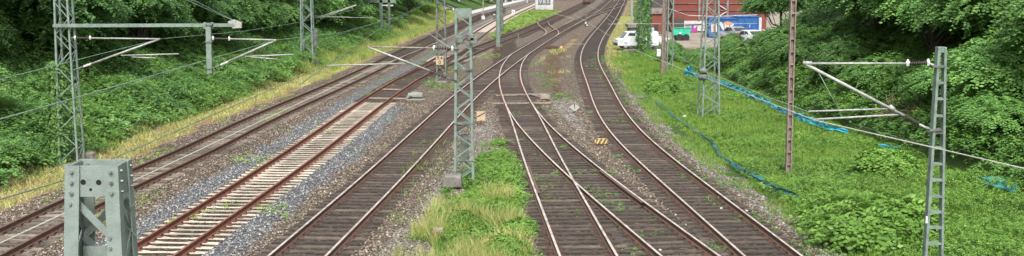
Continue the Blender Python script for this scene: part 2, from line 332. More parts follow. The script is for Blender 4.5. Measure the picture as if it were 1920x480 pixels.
def zones(X, Y):
    n1 = fbm(X * .5, Y * .3, 21) - .5; n2 = fbm(X * 1.6, Y * 1.0, 31) - .5
    t1, t2, t3, t4, t5, t6 = T1(Y), T2(Y), T3(Y), T4(Y), T5(Y), T6(Y); t2b = T2B(Y)
    u = t1 - X
    green = sm(u + 1.6 * n1 + .8 * n2, 4.0, 5.0)
    ledge = t6 + np.interp(Y, [25, 45, 70, 110, 160, 300], [2.2, 2.6, 2.5, 2.4, 2.5, 3])
    green = np.maximum(green, sm(X - ledge + 1.4 * n1 + 1.2 * n2, -.4, .7) )
    pl = np.interp(Y, [25, 34, 42, 48, 53], [-2.9, -2.8, -1.7, -1.0, .2]); pr = t4 - np.interp(Y, [25, 30, 40, 48, 53], [1.5, 1.4, .9, 1.1, 1.5])
    patch = sm(X - pl + 2.2 * n2, -.2, .6) * sm(pr - X + n2 * .9, -.2, .4) * (1 - sm(Y + 5 * n1, 50, 53)); green = np.maximum(green, patch)
    far = sm(X - t2 - 1.6, 0, .6) * sm(t2b - 1.8 - X, 0, .8) * sm(Y, 118, 126) * (1 - sm(Y, 195, 205)); green = np.maximum(green, far)
    dry = sm(u + n1 + n2, 1.9, 2.6) * (1 - green) * .95
    dry = dry * (1 - .6 * sm(Y, 90, 110) * sm(u, 2.8, 3.6))
    b67 = sm(X - t3, 1.5, 3.5) * sm(t6 - 1.6 - X, 0, 1) * sm(Y, 70, 85)
    dry = np.maximum(dry, .75 * b67 * sm(n1 + .5 + n2 * .4, .5, .7))
    green_far = .8 * sm(X - t6 - 1.3, 0, .5) * sm(t6 + 4 - X, 0, .5) * sm(Y, 85, 95); dry = np.maximum(dry, green_far)
    off2 = X - t2
    fresh = sm(-off2, 1.1, 1.5) * (1 - sm(-off2 + n2, 2.0, 2.8)) + sm(off2, 1.1, 1.4) * (1 - sm(off2 + n2, 1.8, 2.6)); fresh = fresh * (1 - sm(Y, 60, 66) * sm(off2, 0, .1)) * .95
    pale = sm(X - t5, 1.6, 2.4) * sm(t6 - 1.4 - X + n2, 0, .8) * (1 - sm(Y, 62, 75)) * .8
    pale = np.maximum(pale, sm(X - t6, 1.4, 1.8) * (1 - sm(X - t6 + n2, 2.6, 3.2)) * .7 * (Y < 80))
    pale = np.maximum(pale, .6 * sm(X - t3, 1.5, 2.2) * sm(t4 - 1.3 - X, 0, .6) * (Y < 76))
    bed = np.max([(1 - sm(np.abs(X - t), 1.0, 1.6)) * k for t, k in ((t2, .7), (t3, 1.), (t4, .85), (t5, .7), (t6, .9))], axis=0)
    bed = np.maximum(bed, (1 - sm(np.abs(X - t2b), 1.0, 1.5)) * .9 * (Y > 64)); bed = np.maximum(bed, (1 - sm(np.abs(X - t1), .8, 1.4)) * .35)
    rusty = np.max([np.exp(-((np.abs(X - t) - .85) / .25) ** 2) for t in (t2, t3, t4, t5, t6)], axis=0) * .55
    rusty = np.maximum(rusty, .62 * sm(X - t4, 1.5, 3) * sm(t6 - 1.8 - X, 0, 1) * sm(Y, 58, 70))
    moss = (1 - sm(np.abs(X - t1 + .4), 1.2, 2.2)) * .55 * sm(n1 + .5, .4, .6)
    moss = np.maximum(moss, .6 * sm(X - t4, 1.6, 2.6) * sm(t6 - 2 - X, 0, 1) * sm(Y, 62, 70) * (1 - sm(Y, 100, 115)) * sm(n2 + .5, .42, .6))
    moss = np.maximum(moss, .55 * sm(X - t6, 1.4, 2.0) * (1 - green))
    return dict(green=green, dry=dry, fresh=fresh, pale=pale, bed=bed, rusty=rusty, moss=moss)
Z = zones(GX, GY)
for k, a in Z.items():
    at_ = me.attributes.new(k, 'FLOAT', 'POINT'); at_.data.foreach_set('value', np.asarray(a, np.float32).ravel())
me.materials.append(M['ground'])
g = bpy.data.objects.new('ground', me); col.objects.link(g); tag(g, kind='structure')

# ------------------------------------------------------------------ tracks
def sleeper_mesh(kind, L=2.6):
    b = MB()
    if kind == 'concrete':
        h = L / 2; prof = [(-h, .075), (-.5, .085), (-.3, .065), (.3, .065), (.5, .085), (h, .075)]
        top = {-h: -.185, -.5: -.162, -.3: -.185, .3: -.185, .5: -.162, h: -.185}
        vs = []; fs = []
        for x, w in prof:
            t = top[x]; vs += [(x, -w - .03, -.33), (x, -w, t), (x, w, t), (x, w + .03, -.33)]
        for i in range(len(prof) - 1):
            for j in range(3): fs.append((i * 4 + j, i * 4 + j + 1, i * 4 + 5 + j, i * 4 + 4 + j))
        fs += [(3, 2, 1, 0), (20, 21, 22, 23)]; b.add(vs, fs, 0)
    else:
        b.box((0, 0, -.245), (L, .24, .15), 0)
    for s in (-.7525, .7525):
        b.box((s - .14, 0, -.155), (.12, .14, .035), 1); b.box((s + .14, 0, -.155), (.12, .14, .035), 1)
        for k in (-.15, .15): b.box((s + k, 0, -.13), (.045, .045, .05), 1)
    me = bpy.data.meshes.new('sleeper'); me.from_pydata(b.v, [], b.f)
    me.polygons.foreach_set('material_index', b.m); return me
SM = {}
for kind, m in (('concrete', 'concrete'), ('wood', 'wood'), ('wood2', 'wood2'), ('wood_pale', 'wood_pale')):
    SM[kind] = sleeper_mesh(kind if kind == 'concrete' else 'wood'); SM[kind].materials.append(M[m])
    SM[kind].materials.append(M['rustred'] if kind == 'concrete' else M['rust'])
for kind in ('wood', 'wood2'):
    b = MB().box((0, 0, -.245), (2.6, .24, .15)); me = bpy.data.meshes.new('sleeper'); me.from_pydata(b.v, [], b.f); me.materials.append(M[kind]); SM[kind + '_long'] = me
def heading(f, y): return math.atan2(-(float(f(y + .5)) - float(f(y - .5))), 1.0)
def rail_pts(f, off, y0, y1):
    y = y0; out = []
    while y < y1:
        a = heading(f, y); out.append((float(f(y)) + off * math.cos(a), y + off * math.sin(a))); y += .5 + max(0, (y - 60)) * .012
    a = heading(f, y1); out.append((float(f(y1)) + off * math.cos(a), y1 + off * math.sin(a))); return out
RP = [(-.07, -.165), (-.07, -.152), (-.012, -.13), (-.012, -.045), (-.036, -.032), (-.036, -.004), (-.028, 0), (.028, 0), (.036, -.004), (.036, -.032), (.012, -.045), (.012, -.13), (.07, -.152), (.07, -.165)]
def sweep(pts, prof, dz=0):
    b = MB(); n = len(prof); k = len(pts); vs = []
    for i, p in enumerate(pts):
        q0 = pts[max(0, i - 1)]; q1 = pts[min(k - 1, i + 1)]; dx, dy = q1[0] - q0[0], q1[1] - q0[1]; L = math.hypot(dx, dy); nx_, ny_ = dy / L, -dx / L
        for u, w in prof: vs.append((p[0] + nx_ * u, p[1] + ny_ * u, w + dz))
    b.add(vs, [], 0)
    for i in range(k - 1):
        for j in range(n - 1):
            b.f.append((i * n + j, (i + 1) * n + j, (i + 1) * n + j + 1, i * n + j + 1)); b.m.append(1 if 4 <= j <= 8 and j not in (4, 8) else 0)
    return b
def rail(f, off, y0, y1, mats, parent, dz=0, name='rail'):
    return sweep(rail_pts(f, off, y0, y1), RP, dz).build(name, [M[mats[0]], M[mats[1]]], parent)
def track(label, f, y0, y1, mats, kinds, dz=0, ext=None, sl=(None, None), ysplit=95, name='railway_track'):
    t = empty(name, (float(f(y0)), y0, 0), label, 'railway track')
    for s in (-.7525, .7525): rail(f, s, y0, y1, mats, t, dz)
    y = sl[0] or y0; rest = MB(); yl = sl[1] or y1
    while y < yl:
        k = kinds(y); a = heading(f, y)
        if ext and k: e = ext(y)
        else: e = 0
        if y < ysplit and k:
            o = bpy.data.objects.new('sleeper', SM[k + '_long'] if abs(e) > .15 and k in ('wood', 'wood2') else SM[k]); col.objects.link(o); o.parent = t
            o.location = (float(f(y)) + e / 2 * math.cos(a) - t.location[0] + random.uniform(-.03, .03), y - t.location[1] + random.uniform(-.02, .02), random.uniform(-.012, .004))
            o.rotation_euler = (0, random.uniform(-.004, .004), a + random.uniform(-.008, .008)); o.scale[0] = 1 + abs(e) / 2.6
        elif k:
            rest.box((float(f(y)) + e / 2, y, -.245), (2.6 + abs(e), .85 if k == 'concrete' else .25, .15), 0, Matrix.Rotation(a, 3, 'Z'))
        y += .53 if y < 140 else 1.06
    if rest.v: tag(rest.build('sleeper', M['slab' if kinds(ysplit + 30) == 'concrete' else 'wood'], t), kind='stuff')
    return t
Y0 = 23
WD = lambda y: 'wood2' if random.random() < .3 else 'wood'
def fan(fa, fb, lim=2.15):                # long sleepers carry both roads of a turnout until they part
    def e(y):
        s = float(fb(y)) - float(fa(y)); return s if abs(s) < lim else 0
    return e
track('rusty leftmost track with old timber sleepers beside the overgrown bank', T1, 27, 285, ('railside', 'rusthead'), lambda y: 'wood_pale' if random.random() < .75 else 'wood2')
track('red rusted rails on pale concrete sleepers, left of the middle', T2, Y0, 285, ('rustred', 'rustred_top'), lambda y: 'concrete' if y < YR['T2J'] - .5 or y > 100 else 'wood',
      ext=lambda y: fan(T2, T2B)(y) if y > YR['T2J'] else 0)
yb = YR['T2J'] + 14
track('rusty track branching right out of the concrete sleepered track', T2B, YR['T2J'] + 1, 285, ('railside', 'rusthead'), WD, -.003, sl=(YR['T2J'] + 27, None))
track('long dark timber track with polished rails left of the middle lattice mast', T3, Y0, 320, ('railside', 'railhead'), WD, 0,
      ext=lambda y: fan(T3, T4)(y) if 75 < y < YR['T4J'] + 2 else 0)
track('shiny railed track in the middle, first left road of the turnout in front', T4, Y0, YR['T4J'] + 1, ('railside', 'railhead'), WD, -.002,
      ext=lambda y: fan(T4, T5, 2.2)(y) if y < YR['T5J'] + 1 else 0, sl=(None, 86))
y5 = 40.
for yy in np.arange(60, 30, -.25):
    if float(T5(yy)) - float(T4(yy)) > 2.2: y5 = float(yy); break
track('track curving right out of the middle turnout, beside the striped stop marker', T5, Y0, YR['T5J'], ('railside', 'railhead'), WD, -.004, sl=(None, y5))
track('rightmost track with polished rails bending along the green strip', T6, Y0, 285, ('railside', 'railhead'), WD)
ya, yb_ = P(1032, 66)[1], P(1018, 42)[1]
track('short crossover with s shaped rails joining the two far middle tracks', XO, ya - 2, yb_ + 2, ('railside', 'railhead'), lambda y: None, .002)
track('far connecting track joining the rightmost track below the signal', T7, P(1068, 46)[1], 262, ('railside', 'railhead'), lambda y: None, .004)
# check rails, switch blades, walkway planks of the turnouts
def loose_rail(f, off, y0, y1, label, dz=-.006):
    return tag(rail(f, off, y0, y1, ('rust', 'rusthead'), None, dz, 'check_rail'), label, 'check rail')
loose_rail(T4, -.66, 37.2, 42.6, 'short dark check rail inside the left rail beside the weeds')
loose_rail(T5, .655, 35.5, 41.5, 'short rusty check rail inside the outer rail of the curving track')
loose_rail(T3, .66, 76.5, 81.5, 'short check rail inside the polished rail before the far turnout')
def planks(label, pts, w=.22, mat='plank', z=-.13):
    b = MB()
    (x0, y0), (x1, y1) = pts; a = P(x0, y0, z); c = P(x1, y1, z); b.bar(a, c, w, .06)
    return tag(b.build('plank', M[mat]), label, 'plank')
planks('pale plank across the turnout at the switch blades, nearer one', [(922, 194), (1032, 193)])
planks('pale plank across the turnout at the switch blades, farther one', [(930, 179), (1030, 176)])
planks('pale plank across the left turnout where concrete sleepers end, nearer one', [(692, 184), (764, 185)], .3)
planks('pale plank across the left turnout where concrete sleepers end, farther one', [(706, 167), (752, 168)], .25)
planks('long pale board lying beyond the rusty point machine', [(1062, 82), (1096, 83)], .3)

# ------------------------------------------------------------------ ballast stones
N = 70000
Yr = 24 + 42 * rng.random(N) ** 1.5; Xr = rng.uniform(-16.5, 10.5, N)
zz = zones(Xr, Yr); keep = (zz['green'] < .45) & (zz['dry'] < .5) & (np.abs(Xr) < .48 * Yr + 1)
keep &= np.min([np.abs(np.abs(Xr - t(Yr)) - .7525) for t in (T1, T2, T3, T4, T5, T6)], 0) > .12
Xr, Yr = Xr[keep], Yr[keep]; fr = np.clip(zz['fresh'][keep] + zz['pale'][keep] * .5, 0, 1); N = len(Xr)
inside = np.min([np.abs(Xr - t(Yr)) for t in (T1, T2, T3, T4, T5, T6)], 0) < 1.25
c = np.stack([Xr, Yr, gz(Xr, Yr) + np.where(inside, -.03, .012)], 1)
octa = np.array([(1, 0, 0), (0, 1, 0), (-1, 0, 0), (0, -1, 0), (0, 0, .8), (0, 0, -.5)])
sz = rng.uniform(.024, .062, N)[:, None, None]; ang = rng.uniform(0, 6.28, N); ca, sa = np.cos(ang), np.sin(ang)
sz = sz * np.where(inside, .7, 1.)[:, None, None]; V = octa[None] * sz * rng.uniform(.6, 1.3, (N, 6, 3)); V = np.stack([V[..., 0] * ca[:, None] - V[..., 1] * sa[:, None], V[..., 0] * sa[:, None] + V[..., 1] * ca[:, None], V[..., 2]], -1) + c[:, None]
ofc = np.array([(0, 1, 4), (1, 2, 4), (2, 3, 4), (3, 0, 4), (1, 0, 5), (2, 1, 5), (3, 2, 5), (0, 3, 5)])
def tri_mesh(name, V, faces, attrs, mat, k):
    me = bpy.data.meshes.new(name); V = V.reshape(-1, 3); me.vertices.add(len(V)); me.vertices.foreach_set('co', V.ravel().astype(np.float32))
    me.loops.add(faces.size); me.loops.foreach_set('vertex_index', faces.ravel().astype(np.int32)); nf = faces.size // k; me.polygons.add(nf)
    me.polygons.foreach_set('loop_start', (np.arange(nf) * k).astype(np.int32)); me.update(calc_edges=True)
    for an, (dom, val) in attrs.items():
        a = me.attributes.new(an, 'FLOAT', dom); a.data.foreach_set('value', val.astype(np.float32))
    me.materials.append(mat); return me
fc = (np.arange(N)[:, None, None] * 6 + ofc[None]).reshape(-1, 3)
me = tri_mesh('ballast', V, fc, {'tint': ('FACE', np.repeat(rng.random(N), 8)), 'fresh': ('FACE', np.repeat(fr, 8))}, M['stone'], 3)
o = bpy.data.objects.new('ballast', me); col.objects.link(o); tag(o, 'loose crushed stones lying between and beside the tracks', 'gravel', kind='stuff')

# ------------------------------------------------------------------ foliage tools
def nrm(a): return a / np.maximum(np.linalg.norm(a, axis=-1, keepdims=True), 1e-9)
def leaf_mesh(name, C, D, Nn, L, W, tint, mat, fold=.18):
    D = nrm(D); S = nrm(np.cross(D, Nn)); Nn = np.cross(S, D); L = L[:, None]; W = W[:, None]
    mid = C + D * L * .42 + Nn * W * fold
    V = np.stack([C, C + D * L * .45 + S * W * .5 - Nn * 0, mid + D * L * .6 - Nn * L * .18, C + D * L * .45 - S * W * .5], 1)
    n = len(C); fc = (np.arange(n)[:, None] * 4 + np.arange(4)[None]); return tri_mesh(name, V, fc, {'tint': ('FACE', tint)}, mat, 4)
def blade_mesh(name, C, h, w, lean, tint, mat):
    n = len(C); a = rng.uniform(0, 6.28, n); s = np.stack([np.cos(a), np.sin(a), np.zeros(n)], 1) * w[:, None] / 2
    b = rng.uniform(0, 6.28, n); tip = C + np.stack([np.cos(b) * lean, np.sin(b) * lean, h], 1)
    V = np.stack([C - s, C + s, tip], 1); fc = np.arange(n)[:, None] * 3 + np.arange(3)[None]
    return tri_mesh(name, V, fc, {'tint': ('FACE', tint)}, mat, 3)
def sprays(C, O, k, L, ln, r=rng, tbase=None, droop=.5, face=.35):
    """C spray roots, O outward directions, k leaves each, stem length L, leaf length ln"""
    n = len(C); t = (np.arange(k) + .5) / k; O = nrm(O); side = nrm(np.cross(O, np.array([0, 0, 1.]) + r.normal(0, .15, (n, 3))))
    pos = C[:, None] + O[:, None] * (t[None, :, None] * L[:, None, None]); pos[..., 2] -= droop * (t[None] ** 2) * L[:, None]
    sg = np.where(np.arange(k) % 2 == 0, 1., -1.)[None, :, None]
    D = O[:, None] * .55 + side[:, None] * sg * .8 + r.normal(0, .2, (n, k, 3)); D[..., 2] -= .25 * t[None]
    up = np.array([0, 0, 1.])[None, None] + O[:, None] * face + r.normal(0, .25, (n, k, 3))
    lf = ln[:, None] * r.uniform(.7, 1.2, (n, k)); tb = r.random(n) if tbase is None else tbase
    tint = np.clip(.55 * tb[:, None] + .45 * r.random((n, k)), 0, 1)
    return [a.reshape(-1, 3) for a in (pos, D, up)] + [lf.ravel(), tint.ravel()]

def crown_mesh(name, R, Hh, lobes, nspray, leaf, mat, seed, low=.15):
    r = np.random.default_rng(seed); Cs, Os = [], []
    lc = []
    for i in range(lobes):
        th = r.uniform(0, 6.283); ph = math.acos(r.uniform(-.55, 1)); rad = r.uniform(.45, .85)
        lc.append((R * rad * math.sin(ph) * math.cos(th), R * rad * math.sin(ph) * math.sin(th), Hh / 2 + Hh / 2 * rad * math.cos(ph), R * r.uniform(.22, .42)))
    lc = np.array(lc); which = r.choice(lobes, nspray, p=lc[:, 3] ** 2 / (lc[:, 3] ** 2).sum())
    d = nrm(r.normal(0, 1, (nspray, 3))); d[:, 2] = np.where(d[:, 2] < -.3, -d[:, 2] * .6, d[:, 2]); d = nrm(d)
    c = lc[which]; rad = c[:, 3] * r.uniform(.72, 1.08, nspray); C = c[:, :3] + d * rad[:, None] * np.array([1, 1, .72])
    out = nrm(C - np.array([0, 0, Hh * .4])); keep = (C[:, 2] > low) ; C = C[keep]; d = d[keep]; out = out[keep]; n = len(C)
    O = d * .7 + out * .5; O[:, 2] *= .35
    tb = np.clip(.35 + .35 * d[:, 2] * 0 + .5 * r.random(n) * 1.0 + .25 * (vnoise(which[keep] * 7.3, which[keep] * 3.1, seed) - .5), 0, 1)
    Cc, D, up, lf, tint = sprays(C, O, 9, r.uniform(.35, .75, n) * leaf / .16, np.full(n, leaf), r, tb, .6, 1.5)
    return leaf_mesh(name, Cc, D, up, lf, lf * .55, tint, mat), lc
CR = {}
CR['a'] = crown_mesh('crown', 4.2, 7.5, 46, 4200, .24, M['leaf_dark'], 1)
CR['b'] = crown_mesh('crown', 4.6, 6.5, 52, 4300, .23, M['leaf_dark'], 2)
CR['c'] = crown_mesh('crown', 3.8, 6.5, 40, 3800, .24, M['leaf_right'], 3)
CR['d'] = crown_mesh('crown', 4.4, 6.0, 50, 4300, .22, M['leaf_right'], 4)
CR['e'] = crown_mesh('crown', 2.0, 2.6, 26, 1500, .16, M['leaf_mid'], 5, .0)
CR['f'] = crown_mesh('crown', 2.2, 2.4, 30, 1700, .15, M['leaf_right'], 6, .0)
CR['g'] = crown_mesh('crown', 1.2, 1.1, 16, 420, .19, M['leaf_bright'], 8, .0)
def tree(name, label, key, X, Y, s=1, rz=0, lift=1.5, cat='tree', sz=1):
    z = float(gz(X, Y)); t = empty(name, (X, Y, z), label, cat, None, rz)
    me, lc = CR[key]
    o = bpy.data.objects.new('crown', me); col.objects.link(o); o.parent = t; o.location = (0, 0, lift); o.scale = (s, s, s * sz)
    if me.get('trunk') is None or True:
        b = MB(); b.tube([(0, 0, -.3), (.1, .05, lift + .5), (0, .1, lift + s * 2.5)], [.22 * s, .16 * s, .08 * s], 7) if cat == 'tree' else b.tube([(0, 0, -.2), (0, 0, .9 * s)], [.05, .02], 5)
        for l in lc[:: max(1, len(lc) // 10)]:
            p = (l[0] * s * .8, l[1] * s * .8, lift + l[2] * s * sz); b.tube([(0, .05, lift * .8 + .2), (p[0] * .5, p[1] * .5, lift * .7 + (p[2] - lift) * .45), p], [.09 * s if cat == 'tree' else .03, .05 * s if cat == 'tree' else .02, .015], 5)
        me2 = bpy.data.meshes.new('trunk'); me2.from_pydata(b.v, [], b.f); me2.materials.append(M['bark'])
        tr = bpy.data.objects.new('trunk' if cat == 'tree' else 'stem', me2); col.objects.link(tr); tr.parent = t
    return t

# left wood: offsets u are measured from the leftmost track
LT = [(52, 12.0, 'a', 1.0, 'dark leafy tree at the left picture edge, nearest to the camera'),
      (57, 15.5, 'b', 1.15, 'tall dark tree behind the nearest left edge tree'),
      (60, 10.6, 'b', .82, 'dark tree right behind the big left lattice tower'),
      (66, 13.5, 'a', 1.1, 'tall dark tree rising between the big lattice tower and the hanging post'),
      (69, 9.9, 'a', .72, 'low tree under the long gantry beam'),
      (75, 12.5, 'b', 1.05, 'dark tree behind the hanging post of the gantry beam'),
      (80, 10.2, 'b', .78, 'rounded tree just right of the hanging post'),
      (85, 13.5, 'a', 1.15, 'tall dark tree above the tip of the gantry beam'),
      (91, 10.6, 'a', .85, 'dark tree left of the second lattice mast on the left bank'),
      (98, 13, 'b', 1.1, 'tall tree behind the second lattice mast on the left bank'),
      (104, 10.3, 'b', .85, 'dark tree right of the second lattice mast on the left bank'),
      (113, 11.5, 'a', .95, 'dark tree above the yellow grass, left of the twin post mast'),
      (124, 12.5, 'b', 1.0, 'tree behind the twin post mast on the left bank'),
      (136, 11.0, 'a', .9, 'farther tree right of the twin post mast'),
      (150, 12.0, 'b', 1.0, 'small looking far tree beyond the yellow grass'),
      (165, 10.5, 'a', .9, 'far tree above the end of the yellow grass'),
      (182, 12.5, 'b', 1.0, 'farthest tree but one along the left bank'),
      (205, 11.5, 'a', 1.0, 'farthest tree along the left bank'),
      (128, 21, 'b', 1.4, 'tall back row tree behind the twin post mast'),
      (155, 21, 'a', 1.5, 'far tall back row tree right of the twin post mast'),
      (62, 20, 'a', 1.4, 'tallest dark tree filling the top left corner'),
      (88, 20, 'b', 1.4, 'big back row tree filling the sky above the gantry beam'),
      (112, 20, 'a', 1.4, 'big back row tree above the second left bank mast')]
for i, (Y, u, k, s, lab) in enumerate(LT):
    tree('broadleaf_tree', lab, k, float(T1(Y)) - (u + 1.2 if Y < 112 and u < 14 else u - 2.2 if Y > 112 and u < 14 else u), Y, s, i * 1.3, .0 if s < .9 else .5)
RT = [(43, 22.2, 'c', .72, .2, 'dense tree at the right picture edge, nearest on the bank'),
      (50, 22.5, 'd', .85, .2, 'wide green tree behind the ladder mast'),
      (54, 27.0, 'c', 1.15, .8, 'tall tree in the top right corner'),
      (58, 21.8, 'c', .85, .2, 'round tree left of the top of the ladder mast'),
      (66, 21.6, 'd', .95, .3, 'broad light green tree in the middle of the right wood'),
      (64, 29, 'c', 1.3, .8, 'tall back row tree above the ladder mast'),
      (75, 23.5, 'c', .95, .3, 'tree between the brown pole and the broad light green tree'),
      (82, 29, 'd', 1.25, .8, 'tall tree behind the wood beside the brown pole'),
      (96, 30.5, 'c', 1.0, .6, 'dark tree right of the white parked car'),
      (88, 26.2, 'd', .62, .2, 'low tree just left of the brown pole'),
      (72, 34, 'd', 1.5, .8, 'highest back row tree of the right wood')]
for i, (Y, X, k, s, lf, lab) in enumerate(RT): tree('broadleaf_tree', lab, k, X, Y, s, i * 1.9 + .5, lf)
# overhanging bough above the parked cars
o = tree('broadleaf_tree', 'dark tree whose bough hangs in from the top over the parked cars', 'b', 25.0, 104, .72, 2.2, 2.9, 'tree', .85)
BS = [(84, 17.6, 'f', 1.0, .7, 'dense rounded bush at the left end of the hedge before the yard'), (82.5, 20.0, 'f', 1.05, .6, 'dense bush in the middle of the hedge before the yard'),
      (80, 21.6, 'f', 1.1, .62, 'dense bush right of the hedge middle, behind the blue sheet'), (75, 18.6, 'f', .95, .9, 'lower dark bush just behind the blue sheet'),
      (70, 18.0, 'f', .95, .9, 'leafy bush behind the blue sheet beside the brown pole'), (63, 18.9, 'f', .9, .9, 'leafy bush behind the blue sheet, right of the brown pole'),
      (57, 19.0, 'f', .9, .8, 'leafy bush above the cantilever end of the ladder mast'), (50, 19.6, 'f', .9, .8, 'leafy bush on the bank left of the ladder mast'),
      (44, 19.3, 'f', .9, .7, 'leafy bush at the right edge above the small blue sheet'), (87, 15.3, 'f', .55, .9, 'small bush growing at the foot of the brown and lattice pole pair'),
      (100, 14.2, 'e', .6, .9, 'light green bush in front of the white van'), (92, 15.8, 'e', .75, .7, 'green bush between the green lattice mast and the yard'), (90, 18.6, 'e', .6, .8, 'leafy bush in front of the yard below the graffiti container'), (95, 13.6, 'f', .6, .8, 'dark low bush below the green skip'), (106, 20.8, 'e', .6, 1.1, 'light yellowish bush in front of the parked cars'),
      (112, 12.9, 'e', .7, .9, 'bush beside the far end of the rightmost track')]
for i, (Y, X, k, s, szz, lab) in enumerate(BS): tree('bush', lab, k, X, Y, s, i * 2.1, 0, 'bush', szz)
LB = [(46, 8.6, 'e', 1.15, 'bright green bush at the left picture edge below the dark trees'), (53, 12.4, 'e', 1.5, 'leafy bush behind the foot of the big gantry tower'), (59, 11.6, 'f', 1.5, 'leafy bush under the left half of the gantry beam'),
      (66, 11.8, 'e', 1.5, 'leafy bush under the right half of the gantry beam'), (73, 10.8, 'f', 1.45, 'leafy bush behind the lower end of the hanging post'), (81, 10.2, 'e', 1.45, 'leafy bush right of the hanging post'),
      (89, 10.0, 'f', 1.5, 'leafy bush left of the half way lattice mast'), (97, 9.6, 'e', 1.5, 'pale green bush right of the half way lattice mast'), (108, 9.0, 'f', 1.6, 'green bush left of the twin post mast'),
      (122, 8.6, 'e', 1.5, 'green bush behind the foot of the twin post mast'), (138, 8.2, 'f', 1.7, 'green bush right of the twin post mast'), (155, 8.2, 'e', 1.8, 'far green bush above the yellow grass end'), (176, 8.4, 'f', 1.9, 'farthest green bush on the left bank')]
for i, (Y, u, k, s, lab) in enumerate(LB): tree('bush', lab, k, float(T1(Y)) - u - .8, Y, s * (.78 if Y < 100 else 1), i * 1.7, 0, 'bush')
for i, (Y, X, s, lab) in enumerate([(52, 23.2, 1.5, 'leafy bush under the trees right of the ladder mast head'), (60, 24.2, 1.6, 'leafy bush under the trees left of the ladder mast head'), (68, 23.6, 1.6, 'leafy bush under the trees above the bracket arm'), (46, 20.4, 1.2, 'leafy bush low on the bank right of the ladder mast'), (57, 27.0, 1.9, 'large bush in the shade under the tallest right trees'), (50, 25.0, 1.7, 'large bush near the right picture edge under the trees'), (66, 28, 1.9, 'large bush deep in the right wood behind the ladder mast')]):
    tree('bush', lab, 'f', X, Y, s, i * 2.3, 0, 'bush')
# distinct low plants
for X, Y, s, lab in [(float(P(1600, 440)[0]), float(P(1600, 440)[1]), .95, 'big leaved knotweed clump in front, left part'), (float(P(1675, 420)[0]), float(P(1675, 420)[1]), .95, 'big leaved knotweed clump beside the ladder mast'),
                  (float(P(1560, 410)[0]), float(P(1560, 410)[1]), .75, 'knotweed clump at the left end of the front thicket'), (float(P(950, 460)[0]), float(P(950, 460)[1]), .42, 'round leafy weed at the front between two middle tracks'),
                  (float(P(880, 440)[0]), float(P(880, 440)[1]), .38, 'leafy weed left of the round weed in front'), (float(P(1242, 166)[0]), float(P(1242, 166)[1]), .75, 'dark green weed clump near the far end of the teal net'),
                  (float(P(1660, 310)[0]), float(P(1660, 310)[1]), .8, 'weed hump left of the ladder mast halfway up')]:
    tree('leafy_weed', lab, 'g', X, Y, s, X * 3, 0, 'weed')

# undergrowth: sprays sitting on a lumpy surface
def undergrowth(name, label, inside, box, dens, leaf, mat, hfun, seed, k=8, cat='undergrowth', yscale=True):
    r = np.random.default_rng(seed); x0, x1, y0, y1 = box; n = int((x1 - x0) * (y1 - y0) * dens)
    X = r.uniform(x0, x1, n); Y = y0 + (y1 - y0) * (r.random(n) ** (1.35 if yscale else 1)); m = inside(X, Y) & (np.abs(X) < .47 * Y + 3)
    X, Y = X[m], Y[m]; n = len(X); hh = hfun(X, Y) * (1 - .55 * r.random(n) ** 2)
    C = np.stack([X, Y, gz(X, Y) + hh], 1); a = r.uniform(0, 6.283, n); O = np.stack([np.cos(a), np.sin(a) - .35, r.uniform(-.1, .35, n)], 1)
    sc_ = leaf * (1 + .004 * (Y - 30)); tb = np.clip(.15 + .5 * r.random(n) + .45 * fbm(X * .45, Y * .35, seed), 0, 1)
    Cc, D, up, lf, tint = sprays(C, O, k, sc_ * 3.0, sc_, r, tb)
    me = leaf_mesh(name, Cc, D, up, lf, lf * .58, tint, mat)
    o = bpy.data.objects.new(name, me); col.objects.link(o); return tag(o, label, cat, kind='stuff')
def u_of(X, Y): return T1(Y) - X
hump = lambda a, b, sd, fx=.5: (lambda X, Y: a + b * np.clip(fbm(X * fx, Y * fx * .8, sd) * 1.9 - .45, 0, 1))
undergrowth('undergrowth', 'dense green brambles and nettles covering the left bank', lambda X, Y: (u_of(X, Y) > 4.7 + 1.6 * (fbm(X * .5, Y * .3, 21) - .5)) & (u_of(X, Y) < 21) & ((Y < 84) | (u_of(X, Y) > 6)),
            (-42, -12, 34, 150), 22, .16, M['leaf_mid'], lambda X, Y: hump(.12, .85, 41)(X, Y) + .7 * sm(u_of(X, Y), 8, 12) * fbm(X * .6, Y * .5, 42), 51)
undergrowth('undergrowth', 'darker small leaved shrubs mixed into the left bank brambles', lambda X, Y: (u_of(X, Y) > 5) & (u_of(X, Y) < 16) & (fbm(X * .4, Y * .3, 81) > .52), (-36, -12, 34, 130), 30, .11, M['leaf_dark'], hump(.3, 1.0, 41), 71, 7)
undergrowth('undergrowth', 'yellowish green nettles mixed into the left bank brambles', lambda X, Y: (u_of(X, Y) > 4.2) & (u_of(X, Y) < 11) & (fbm(X * .5, Y * .35, 83) > .55), (-30, -12, 34, 130), 34, .10, M['leaf_bright'], hump(.2, .9, 41), 72, 7)
undergrowth('undergrowth', 'yellowish green shrubs mixed into the right bank thicket', lambda X, Y: (X > right_edge(Y) + .3) & (X < right_edge(Y) + 7) & (fbm(X * .4, Y * .35, 85) > .5), (15, 30, 34, 88), 26, .13, M['leaf_bright'], hump(.3, 1.2, 43), 73, 7)

